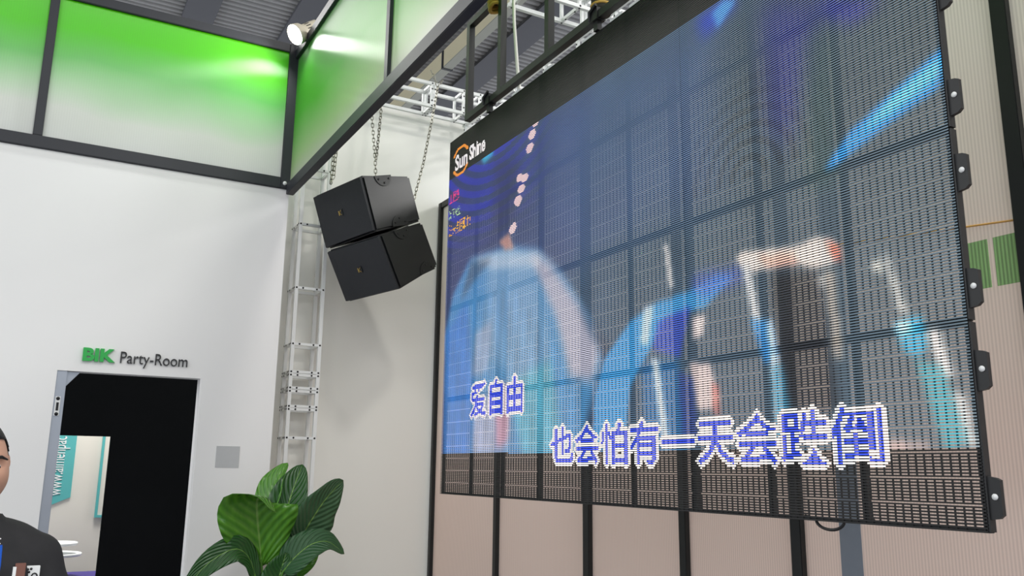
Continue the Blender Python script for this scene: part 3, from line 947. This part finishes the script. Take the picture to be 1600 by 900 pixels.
# ------------------------------------------------------------------ spot lamp on the frame corner
lc = Vector((1.485, 6.27, 4.925))
ld = Vector((-0.75, -0.2, -0.62)).normalized()
lamp = empty('spot_lamp', (1.57, 6.56, 5.0), 'ivory spot lamp shining from the top corner of the glazed frames', 'lamp')
MB().lathe(lc, -ld, [(0.0, 0.078), (-0.012, 0.082), (0.0, 0.084), (0.045, 0.078), (0.075, 0.058), (0.08, 0.055), (0.225, 0.053), (0.24, 0.042), (0.242, 0)], 28).build('housing', MAT['lamp_body'], lamp)
MB().lathe(lc, ld, [(0.022, 0), (0.017, 0.04), (0.006, 0.068), (0.0, 0.077), (-0.004, 0.077)], 28).build('lens', MAT['lens'], lamp, label='glowing round lens')
fins = MB()
a_, b_, c_ = basis_from(-ld)
for k in range(14):
    t = 2 * math.pi * k / 14
    o_ = lc - ld * 0.10 + (b_ * math.cos(t) + c_ * math.sin(t)) * 0.054
    fins.bar(o_, o_ - ld * 0.045, 0.008, 0.006)
fins.build('cooling_slots', MAT['bolt'], lamp, kind='stuff')
yk = MB()
yk.tube([lc - ld * 0.13 + Vector((0, 0.05, 0)), lc - ld * 0.13 + Vector((0, 0.12, -0.01)), (1.572, 6.54, 5.06), (1.572, 6.585, 5.002)], 0.008, 6)
yk.build('yoke', MAT['lamp_body'], lamp)
sl_ = bpy.data.lights.new('spot_lamp_beam', 'SPOT')
sl_.energy = 60
sl_.spot_size = math.radians(70)
sl_.spot_blend = 0.7
sl_.shadow_soft_size = 0.08
so_ = bpy.data.objects.new('spot_lamp_beam', sl_)
COL.objects.link(so_)
so_.location = lc + ld * 0.03
so_.rotation_euler = ld.to_track_quat('-Z', 'Y').to_euler()

# ------------------------------------------------------------------ potted plant
def leaf_material(name, c0, c1, rough):
    m, nt, b = new_mat(name)
    N, L = nt.nodes, nt.links
    uvn = N.new('ShaderNodeUVMap')
    sp_ = N.new('ShaderNodeSeparateXYZ')
    L.new(uvn.outputs[0], sp_.inputs[0])
    ab = N.new('ShaderNodeMath'); ab.operation = 'ABSOLUTE'
    L.new(sp_.outputs[0], ab.inputs[0])
    # side veins run forward from the midrib
    mu = N.new('ShaderNodeMath'); mu.operation = 'MULTIPLY_ADD'
    mu.inputs[1].default_value = -0.35
    L.new(ab.outputs[0], mu.inputs[0]); L.new(sp_.outputs[1], mu.inputs[2])
    fr = N.new('ShaderNodeMath'); fr.operation = 'MULTIPLY'; fr.inputs[1].default_value = 2 * math.pi * 11
    L.new(mu.outputs[0], fr.inputs[0])
    sn = N.new('ShaderNodeMath'); sn.operation = 'SINE'
    L.new(fr.outputs[0], sn.inputs[0])
    no = N.new('ShaderNodeTexNoise'); no.inputs['Scale'].default_value = 7
    L.new(uvn.outputs[0], no.inputs['Vector'])
    mx = N.new('ShaderNodeMix'); mx.data_type = 'RGBA'
    mx.inputs[6].default_value = srgb(*c0); mx.inputs[7].default_value = srgb(*c1)
    ma = N.new('ShaderNodeMath'); ma.operation = 'MULTIPLY_ADD'; ma.inputs[1].default_value = 0.2
    L.new(sn.outputs[0], ma.inputs[0]); L.new(no.outputs['Fac'], ma.inputs[2])
    L.new(ma.outputs[0], mx.inputs[0])
    # pale midrib
    lt = N.new('ShaderNodeMath'); lt.operation = 'LESS_THAN'; lt.inputs[1].default_value = 0.028
    L.new(ab.outputs[0], lt.inputs[0])
    m2 = N.new('ShaderNodeMix'); m2.data_type = 'RGBA'
    L.new(lt.outputs[0], m2.inputs[0]); L.new(mx.outputs[2], m2.inputs[6])
    m2.inputs[7].default_value = srgb(116, 158, 72)
    L.new(m2.outputs[2], b.inputs['Base Color'])
    bp = N.new('ShaderNodeBump'); bp.inputs['Strength'].default_value = 0.5; bp.inputs['Distance'].default_value = 0.006
    L.new(sn.outputs[0], bp.inputs['Height']); L.new(bp.outputs[0], b.inputs['Normal'])
    b.inputs['Roughness'].default_value = rough
    b.inputs['Specular IOR Level'].default_value = 0.6
    return m
MAT['leaf_a'] = leaf_material('bright_leaf', (52, 112, 26), (98, 160, 44), 0.2)
MAT['leaf_b'] = leaf_material('deep_leaf', (28, 70, 28), (48, 98, 40), 0.28)
MAT['leaf_c'] = leaf_material('dull_leaf_underside', (40, 82, 46), (56, 100, 60), 0.5)
MAT['stem'] = pm('green_leaf_stem', (92, 142, 58), 0.4)

plant = empty('potted_plant', (1.50, 5.85, 0), 'broad-leaved green potted plant in front of the truss column', 'plant')
def leaf(path, width, face, mat, cup=0.25, peak=0.42, stem_from=None):
    """path: points of the midrib from leaf base to tip, face: way the upper side looks"""
    P = [Vector(p) for p in path]
    NS, NW = 18, 8
    # Catmull-Rom through the points
    def cr(t):
        n = len(P) - 1
        x = min(t * n, n - 1e-6); i = int(x); f = x - i
        p0, p1, p2, p3 = P[max(i - 1, 0)], P[i], P[i + 1], P[min(i + 2, n)]
        return 0.5 * ((2 * p1) + (p2 - p0) * f + (2 * p0 - 5 * p1 + 4 * p2 - p3) * f * f + (3 * p1 - p0 - 3 * p2 + p3) * f ** 3)
    face = Vector(face).normalized()
    vs, uvs, fs = [], [], []
    prevn = face
    for i in range(NS + 1):
        t = i / NS
        c = cr(t)
        d = (cr(min(t + 0.02, 1)) - cr(max(t - 0.02, 0))).normalized()
        nrm = (prevn - d * prevn.dot(d)).normalized()
        prevn = nrm
        s = d.cross(nrm)
        a = math.sin(math.pi * min(1, t ** (math.log(0.5) / math.log(peak)))) ** 0.75
        wdt = width / 2 * a * (1 - 0.1 * t) + 0.001
        for j in range(NW + 1):
            x = 2 * j / NW - 1
            wave = 0.035 * width * math.sin(t * 17 + (1 if x > 0 else 2.2)) * abs(x) ** 2
            vs.append(c + s * wdt * x * math.cos(cup * abs(x)) + nrm * (wdt * abs(x) * math.sin(cup * 1.3) + wave * a))
            uvs.append((x, t))
    for i in range(NS):
        for j in range(NW):
            q = i * (NW + 1) + j
            fs.append((q, q + 1, q + NW + 2, q + NW + 1))
    me = bpy.data.meshes.new('leaf')
    off = world_loc(plant)
    me.from_pydata([tuple(v - off) for v in vs], [], fs)
    ul = me.uv_layers.new(name='UVMap')
    for p in me.polygons:
        p.use_smooth = True
        for li in p.loop_indices:
            ul.data[li].uv = uvs[me.loops[li].vertex_index]
    me.materials.append(mat)
    o = bpy.data.objects.new('leaf', me)
    COL.objects.link(o)
    o.parent = plant
    so = o.modifiers.new('thickness', 'SOLIDIFY'); so.thickness = 0.0025
    foot = Vector(stem_from) if stem_from else Vector((1.49 + random.uniform(-.05, .05), 5.85 + random.uniform(-.05, .05), 0.42))
    b0 = P[0]
    mid = foot.lerp(b0, 0.55) + Vector((0, 0, 0.06))
    pp = []
    for i in range(9):
        t = i / 8
        pp.append(foot * (1 - t) ** 2 + mid * 2 * t * (1 - t) + b0 * t * t)
    dd_ = (P[1] - P[0]) * 0.5
    pp.append(b0 + dd_ * 0.6)
    MB().tube(pp, [0.011 - 0.0006 * i for i in range(len(pp))], 7).build('leaf_stem', MAT['stem'], o)
    return o
CAMD = (-0.25, -1, 0.12)
leaf([(1.385, 5.74, 0.96), (1.35, 5.70, 1.12), (1.315, 5.66, 1.28), (1.30, 5.61, 1.385), (1.345, 5.53, 1.385), (1.385, 5.47, 1.30)], 0.52, (-0.15, -1, 0.25), MAT['leaf_a'], 0.2, 0.48)
leaf([(1.52, 5.88, 1.02), (1.545, 5.90, 1.22), (1.60, 5.92, 1.42), (1.665, 5.95, 1.60)], 0.30, (-0.5, -1, 0.1), MAT['leaf_b'], 0.35, 0.46)
leaf([(1.47, 5.98, 1.04), (1.475, 6.0, 1.25), (1.51, 6.02, 1.45), (1.585, 6.04, 1.61)], 0.26, (-0.9, -0.6, 0.1), MAT['leaf_a'], 0.4, 0.5)
leaf([(1.62, 5.76, 1.10), (1.67, 5.72, 1.22), (1.76, 5.70, 1.37), (1.885, 5.72, 1.50)], 0.34, (0.35, -1, -0.25), MAT['leaf_c'], 0.12, 0.42)
leaf([(1.50, 5.66, 0.93), (1.56, 5.62, 1.02), (1.66, 5.60, 1.10), (1.77, 5.60, 1.11), (1.885, 5.62, 1.03)], 0.22, (-0.05, -0.75, 0.7), MAT['leaf_c'], 0.2, 0.35)
leaf([(1.35, 5.70, 0.88), (1.29, 5.68, 1.02), (1.20, 5.66, 1.08), (1.08, 5.66, 1.03), (0.98, 5.68, 0.93), (0.90, 5.70, 0.80)], 0.17, (0.1, -0.75, 0.7), MAT['leaf_b'], 0.2, 0.45)
leaf([(1.36, 5.74, 0.86), (1.33, 5.78, 0.97), (1.25, 5.82, 1.02), (1.13, 5.84, 1.01)], 0.13, (0.2, -0.85, 0.6), MAT['leaf_b'], 0.3, 0.4)
leaf([(1.575, 5.85, 0.86), (1.62, 5.86, 0.97), (1.69, 5.87, 1.08), (1.775, 5.88, 1.20)], 0.30, (-0.4, -1, 0.2), MAT['leaf_a'], 0.25, 0.45)
leaf([(1.47, 5.72, 0.74), (1.48, 5.69, 0.86), (1.495, 5.66, 0.97), (1.51, 5.64, 1.05)], 0.24, (-0.2, -1, 0.1), MAT['leaf_b'], 0.2, 0.4)
leaf([(1.55, 5.98, 0.92), (1.60, 6.0, 1.06), (1.64, 6.02, 1.18), (1.66, 6.03, 1.28)], 0.24, (-0.5, -1, 0.2), MAT['leaf_a'], 0.3, 0.45)
leaf([(1.40, 5.9, 0.62), (1.33, 5.86, 0.72), (1.24, 5.82, 0.78), (1.12, 5.78, 0.76)], 0.2, (0.1, -0.6, 0.8), MAT['leaf_b'], 0.2, 0.45)
leaf([(1.58, 5.75, 0.60), (1.66, 5.70, 0.70), (1.76, 5.66, 0.76), (1.88, 5.62, 0.72)], 0.2, (-0.1, -0.6, 0.8), MAT['leaf_a'], 0.2, 0.45)
MB().lathe((1.50, 5.85, 0), (0, 0, 1), [(0, 0), (0, 0.13), (0.02, 0.14), (0.40, 0.19), (0.43, 0.195), (0.43, 0.175), (0.38, 0.17), (0.38, 0)], 32).build('pot', MAT['pot'], plant)
MB().lathe((1.50, 5.85, 0.385), (0, 0, 1), [(0, 0.172), (0.012, 0.12), (0.02, 0)], 24).build('soil', MAT['soil'], plant)

# ------------------------------------------------------------------ person at the lower left
MAT['skin'] = pm('skin', (205, 158, 134), 0.5, var=0.06, scale=25)
MAT['shirt'] = pm('black_tee_cloth', (36, 36, 39), 0.85, var=0.15, scale=60, bump=0.25, bscale=14)
MAT['trousers'] = pm('dark_trousers_cloth', (44, 48, 62), 0.85, var=0.1, scale=40)
MAT['hair'] = pm('black_hair', (24, 21, 20), 0.5, var=0.3, scale=120, bump=0.3, bscale=160)
MAT['eye_white'] = pm('eye_white', (225, 220, 214), 0.25)
MAT['iris'] = pm('dark_iris', (40, 26, 20), 0.2)
MAT['lip'] = pm('lip', (172, 104, 92), 0.45)
MAT['shoe'] = pm('black_shoe_leather', (26, 26, 28), 0.4)
MAT['lanyard'] = pm('blue_lanyard_ribbon', (34, 98, 214), 0.5, var=0.05, scale=30)
MAT['brown'] = pm('brown_patch', (124, 82, 70), 0.6)

PX, PY = -0.129, 2.475
person = empty('person', (PX, PY, 0.008), 'person in a black tee with a blue lanyard and chest badges', 'person')

HC = Vector((0.014, -0.015, 1.566))          # centre of the head, local to the person
HROT = Matrix.Rotation(math.radians(22), 3, 'Z')
def head_point(th, ph):
    """th: 0 = face direction (-Y), positive to +X; ph: latitude"""
    cx_, sx_ = math.cos(ph), math.sin(ph)
    x = 0.076 * math.sin(th) * cx_
    y = -0.094 * math.cos(th) * cx_
    z = 0.118 * sx_
    front = max(0, math.cos(th)) * cx_
    low = max(0, -sx_)
    if z < 0: z *= 1.06
    x *= 1 - 0.09 * max(0, sx_)
    x *= 1 - 0.07 * low ** 2 + 0.20 * math.exp(-((z + 0.045) / 0.042) ** 2) * max(0, math.cos(th * 0.75))
    if y > 0: y *= 1 - 0.35 * low
    else: y *= 1 - 0.06 * low
    def bumpf(x0, z0, sx, sz): return math.exp(-((x - x0) / sx) ** 2 - ((z - z0) / sz) ** 2) * (front > 0.2)
    y -= 0.024 * bumpf(0, -0.030, 0.013, 0.017) + 0.012 * bumpf(0, -0.008, 0.009, 0.025)
    y += 0.011 * (bumpf(0.031, 0.004, 0.017, 0.012) + bumpf(-0.031, 0.004, 0.017, 0.012))
    y -= 0.006 * (bumpf(0.030, 0.022, 0.022, 0.007) + bumpf(-0.030, 0.022, 0.022, 0.007))
    y -= 0.006 * bumpf(0, -0.060, 0.024, 0.006) + 0.006 * bumpf(0, -0.071, 0.020, 0.006)
    y -= 0.008 * bumpf(0, -0.098, 0.022, 0.014)
    y -= 0.005 * (bumpf(0.042, -0.025, 0.02, 0.02) + bumpf(-0.042, -0.025, 0.02, 0.02))
    return Vector((x, y, z))
def head_grid(nt=64, np_=44, scale=1.0):
    vs, fs = [], []
    for i in range(np_ + 1):
        ph = -math.pi / 2 + math.pi * i / np_
        for k in range(nt):
            vs.append(head_point(-math.pi + 2 * math.pi * k / nt, ph) * scale)
    for i in range(np_):
        for k in range(nt):
            fs.append((i * nt + k, i * nt + (k + 1) % nt, (i + 1) * nt + (k + 1) % nt, (i + 1) * nt + k))
    return vs, fs
def hp(v):
    return HC + HROT @ Vector(v)

# body: one continuous figure; closed limb, torso, head and finger volumes fused into a single skin by remeshing
bm = bmesh.new()
def add_to(bm_, vs, fs):
    nv = [bm_.verts.new(v) for v in vs]
    for f in fs:
        try: bm_.faces.new([nv[i] for i in f])
        except ValueError: pass
def ball(c, r, n=14):
    m_ = MB()
    c = Vector(c)
    m_.lathe(c, (0, 0, 1), [(-r * math.cos(math.pi * k / n), r * math.sin(math.pi * k / n)) for k in range(n + 1)], 18)
    add_to(bm, m_.v, m_.f)
def limb(chain_):
    m_ = MB()
    pts, rs = [], []
    for i in range(len(chain_) - 1):
        (p, r), (q, r2) = chain_[i], chain_[i + 1]
        for k in range(5):
            t = k / 5
            pts.append(Vector(p).lerp(Vector(q), t)); rs.append(r + (r2 - r) * t)
    pts.append(Vector(chain_[-1][0])); rs.append(chain_[-1][1])
    m_.tube(pts, rs, 18)
    add_to(bm, m_.v, m_.f)
    for (p, r) in chain_:
        ball(p, r)
def loft(rings):
    vs, fs, n = [], [], 32
    for (x, y, z, rx, ry) in rings:
        for k in range(n):
            a = 2 * math.pi * k / n
            ca, sa = math.cos(a), math.sin(a)
            vs.append((x + rx * math.copysign(abs(ca) ** 0.85, ca), y + ry * math.copysign(abs(sa) ** 0.85, sa), z))
    for i in range(len(rings) - 1):
        for k in range(n):
            fs.append((i * n + k, i * n + (k + 1) % n, (i + 1) * n + (k + 1) % n, (i + 1) * n + k))
    fs += [tuple(reversed(range(n))), tuple(range((len(rings) - 1) * n, len(rings) * n))]
    add_to(bm, vs, fs)
loft([(0, 0.01, 0.80, 0.10, 0.09), (0, 0.01, 0.86, 0.160, 0.110), (0, 0.01, 0.93, 0.170, 0.115), (0, 0.0, 1.03, 0.155, 0.105), (0, 0.0, 1.14, 0.150, 0.105),
      (0, 0.0, 1.25, 0.165, 0.115), (0, 0.005, 1.33, 0.172, 0.108), (0, 0.01, 1.385, 0.150, 0.085), (0, 0.015, 1.425, 0.100, 0.062), (0.002, 0.012, 1.455, 0.066, 0.058),
      (0.006, 0.006, 1.50, 0.056, 0.056), (0.010, 0.0, 1.55, 0.055, 0.056)])
for s in (-1, 1):
    limb([((s * 0.09, 0.012, 1.375), 0.056), ((s * 0.162, 0.012, 1.335), 0.060), ((s * 0.190, 0.014, 1.275), 0.056), ((s * 0.222, 0.035, 1.09), 0.044), ((s * 0.230, -0.005, 0.98), 0.041), ((s * 0.235, -0.05, 0.87), 0.028)])
    limb([((s * 0.235, -0.05, 0.87), 0.026), ((s * 0.236, -0.062, 0.835), 0.026)])
    for k in range(4):
        limb([((s * 0.236, -0.058, 0.85), 0.017), ((s * 0.236, -0.048 - k * 0.019, 0.785), 0.0115)])
    limb([((s * 0.088, 0.01, 0.90), 0.095), ((s * 0.096, 0.0, 0.70), 0.078), ((s * 0.100, -0.008, 0.49), 0.056), ((s * 0.102, 0.012, 0.36), 0.055), ((s * 0.104, 0.02, 0.11), 0.038), ((s * 0.106, 0.02, 0.045), 0.042)])
    limb([((s * 0.106, 0.02, 0.045), 0.040), ((s * 0.113, -0.08, 0.038), 0.040), ((s * 0.118, -0.15, 0.030), 0.029)])
hv, hfc = head_grid()
add_to(bm, [hp(v) for v in hv], hfc)
for s in (-1, 1):                                    # ears
    e_ = MB()
    pts = [(s * 0.074, 0.004, 0.025), (s * 0.083, 0.018, 0.022), (s * 0.086, 0.022, 0.004), (s * 0.080, 0.012, -0.018), (s * 0.073, 0.002, -0.028)]
    e_.tube([hp(p) for p in pts], [0.008, 0.012, 0.012, 0.010, 0.006], 8)
    add_to(bm, e_.v, e_.f)
    f_ = MB()                                        # fingers and thumb
    for k, ln in enumerate((0.07, 0.08, 0.085, 0.075)):
        bx0 = s * 0.236 + 0.0
        y0_ = -0.048 - k * 0.019
        f_.tube([(bx0, y0_, 0.79), (bx0 - s * 0.004, y0_ - 0.004, 0.79 - ln * 0.45), (bx0 - s * 0.018, y0_ - 0.002, 0.79 - ln * 0.8), (bx0 - s * 0.034, y0_, 0.79 - ln)], [0.0095, 0.009, 0.0085, 0.007], 8)
    f_.tube([(s * 0.232, -0.095, 0.825), (s * 0.222, -0.125, 0.80), (s * 0.21, -0.135, 0.765)], [0.012, 0.0105, 0.008], 8)
    add_to(bm, f_.v, f_.f)
bmesh.ops.remove_doubles(bm, verts=bm.verts, dist=1e-6)
bmesh.ops.recalc_face_normals(bm, faces=bm.faces)
body_me = bpy.data.meshes.new('body')
bm.to_mesh(body_me)
bm.free()
tmp = bpy.data.objects.new('tmp', body_me)
COL.objects.link(tmp)
rm = tmp.modifiers.new('r', 'REMESH'); rm.mode = 'VOXEL'; rm.voxel_size = 0.006
sm = tmp.modifiers.new('s', 'SMOOTH'); sm.factor = 0.5; sm.iterations = 2
dg = bpy.context.evaluated_depsgraph_get()
skin_me = bpy.data.meshes.new_from_object(tmp.evaluated_get(dg))
bpy.data.objects.remove(tmp)
skin_me.materials.clear(); skin_me.materials.append(MAT['skin'])
for p in skin_me.polygons: p.use_smooth = True
skin_me.name = 'body'
bo = bpy.data.objects.new('body', skin_me)
COL.objects.link(bo); bo.parent = person

def garment(name, mat, keep, push, folds=0.0):
    b2 = bmesh.new()
    b2.from_mesh(skin_me)
    b2.normal_update()
    nrm = {v.index: v.normal.copy() for v in b2.verts}
    kill = [v for v in b2.verts if not keep(v.co)]
    bmesh.ops.delete(b2, geom=kill, context='VERTS')
    for v in b2.verts:
        fo = folds * (math.sin(v.co.z * 46 + v.co.x * 30) + 0.7 * math.sin(v.co.x * 70 - v.co.z * 24 + v.co.y * 40))
        v.co += v.normal * (push + fo)
    for _ in range(3):
        bmesh.ops.smooth_vert(b2, verts=b2.verts, factor=0.5, use_axis_x=True, use_axis_y=True, use_axis_z=True)
    me = bpy.data.meshes.new(name)
    b2.to_mesh(me); b2.free()
    for p in me.polygons: p.use_smooth = True
    me.materials.clear(); me.materials.append(mat)
    o = bpy.data.objects.new(name, me)
    COL.objects.link(o); o.parent = person
    so = o.modifiers.new('t', 'SOLIDIFY'); so.thickness = 0.004; so.offset = 1
    return o
def keep_shirt(c):
    if c.z < 0.88: return False
    if abs(c.x) > 0.165 and c.z < 1.10 - 0.0: return False
    if c.z > 1.445 - 0.25 * max(0, -c.y) : return False
    return True
garment('shirt', MAT['shirt'], keep_shirt, 0.013, 0.0025)
garment('trousers', MAT['trousers'], lambda c: 0.10 < c.z < 0.96 and abs(c.x) < 0.19, 0.010, 0.001)
garment('shoe', MAT['shoe'], lambda c: c.z < 0.115 and c.x > 0, 0.007)
garment('shoe', MAT['shoe'], lambda c: c.z < 0.115 and c.x < 0, 0.007)

# hair cap, eyes, brows, lips
hv, hfc = head_grid(48, 36, 1.045)
def hairy(v):
    fwd = -v.y / 0.1
    return v.z > (0.062 if fwd > 0.45 else (0.062 - (0.45 - fwd) * 0.10 if fwd > -0.2 else -0.055))
keepf = [f for f in hfc if all(hairy(hv[i]) for i in f)]
hb = MB(); hb.add([hp(v) + Vector((PX, PY, 0)) for v in hv], keepf, 0, True)
ho = hb.build('hair', MAT['hair'], person)
so = ho.modifiers.new('t', 'SOLIDIFY'); so.thickness = 0.008; so.offset = 0
for s in (-1, 1):
    e_ = MB()
    prof = [(0.0122 * -math.cos(t * math.pi / 10), 0.0122 * math.sin(t * math.pi / 10)) for t in range(11)]
    c0 = hp((s * 0.031, -0.0685, 0.004)) + Vector((PX, PY, 0))
    fd = HROT @ Vector((0, -1, 0))
    e_.lathe(c0, fd, prof, 16)
    eo = e_.build('eye', MAT['eye_white'], person)
    i_ = MB(); i_.lathe(c0 + fd * 0.0098, fd, [(0, 0.0075), (0.002, 0.006), (0.003, 0)], 12)
    i_.build('iris', MAT['iris'], eo)
    br = MB()
    br.tube([hp(p) + Vector((PX, PY, 0)) for p in ((s * 0.014, -0.094, 0.024), (s * 0.032, -0.091, 0.029), (s * 0.052, -0.076, 0.023))], [0.003, 0.0042, 0.002], 6)
    br.build('eyebrow', MAT['hair'], person)
lipm = MB()
lipm.tube([hp(p) + Vector((PX, PY, 0)) for p in ((-0.024, -0.087, -0.065), (0, -0.097, -0.063), (0.024, -0.087, -0.065))], [0.002, 0.005, 0.002], 6)
lipm.build('lips', MAT['lip'], person)

# lanyard and badges follow the front of the shirt
dg = bpy.context.evaluated_depsgraph_get()
shirt_o = [o for o in person.children if o.name.startswith('shirt')][0]
from mathutils.bvhtree import BVHTree
bt = BVHTree.FromObject(shirt_o, dg)
def front(x, z, lift=0.004):
    h = bt.ray_cast(Vector((x, -1, z)), Vector((0, 1, 0)))
    if h[0] is None:
        h = bt.find_nearest(Vector((x, -0.12, z)))
    return h[0] + Vector((0, -lift, 0))
def ribbon(name, path, w_, mat, parent=person):
    vs, fs = [], []
    for i, (x, z) in enumerate(path):
        for k in (-1, 0, 1):
            vs.append(front(x + k * w_ / 2, z, 0.007))
    for i in range(len(path) - 1):
        for k in range(2):
            q = i * 3 + k
            fs.append((q, q + 1, q + 4, q + 3))
    m = MB(); m.add([v + Vector((PX, PY, 0)) for v in vs], fs, 0, True)
    o = m.build(name, mat, parent)
    so_2 = o.modifiers.new('t', 'SOLIDIFY'); so_2.thickness = 0.002
    return o
lan = empty('lanyard', (PX, PY, 1.05), 'blue lanyard with white lettering hanging round the neck', 'lanyard')
for s in (-1, 1):
    strap_o = ribbon('strap', [(s * x_, z_) for (x_, z_) in ((0.072, 1.447), (0.086, 1.42), (0.093, 1.39), (0.095, 1.35), (0.092, 1.30), (0.082, 1.22), (0.066, 1.14), (0.044, 1.06), (0.012, 0.97))], 0.022, MAT['lanyard'], lan)
    pr = MB()
    for k in range(9):
        zz = 1.41 - k * 0.016
        c = front(s * 0.094, zz, 0.0095) + Vector((PX, PY, 0))
        pr.bar((c.x - 0.005, c.y, c.z), (c.x + 0.005, c.y - 0.0002, c.z + (0.004 if k % 2 else -0.003)), 0.0016, 0.0025)
    pr.build('strap_print', MAT['white_print'], strap_o, kind='stuff')
cp = front(0.0, 0.92, 0.010) + Vector((PX, PY, 0))
MB().box(cp.x - 0.045, cp.x + 0.045, cp.y - 0.004, cp.y, 0.83, 0.965).build('pass_card', MAT['white_print'], lan, bevel=0.001)
for (x, z, w_, h_, mt, nm, lab) in ((0.146, 1.328, 0.022, 0.05, 'brown', 'chest_patch', 'brown rectangular patch'), (0.172, 1.325, 0.031, 0.038, 'white_print', 'chest_badge', 'white square badge with black marks')):
    c = front(x, z, 0.006) + Vector((PX, PY, 0))
    m = MB()
    m.box(c.x - w_ / 2, c.x + w_ / 2, c.y - 0.004, c.y, c.z - h_ / 2, c.z + h_ / 2)
    o = m.build(nm, MAT[mt], person, label=lab, bevel=0.001)
    if mt == 'white_print':
        k = MB()
        for (dx, dz) in ((-0.010, 0.011), (-0.003, 0.012), (-0.007, 0.005)):
            k.lathe((c.x + dx, c.y - 0.004, c.z + dz), (0, -1, 0), [(0, 0.003), (0.001, 0.003), (0.0012, 0)], 8)
        k.tube([(c.x + 0.005 + 0.006 * math.cos(t * 0.55), c.y - 0.005, c.z - 0.006 + 0.008 * math.sin(t * 0.55)) for t in range(11)], 0.0018, 6)
        k.build('badge_mark', MAT['black_letter'], o)
    else:
        MB().box(c.x - w_ / 2 - 0.004, c.x - w_ / 2 + 0.003, c.y - 0.0045, c.y - 0.0005, c.z - h_ / 2, c.z + h_ / 2 - 0.008).build('patch_edge', MAT['white_print'], o)
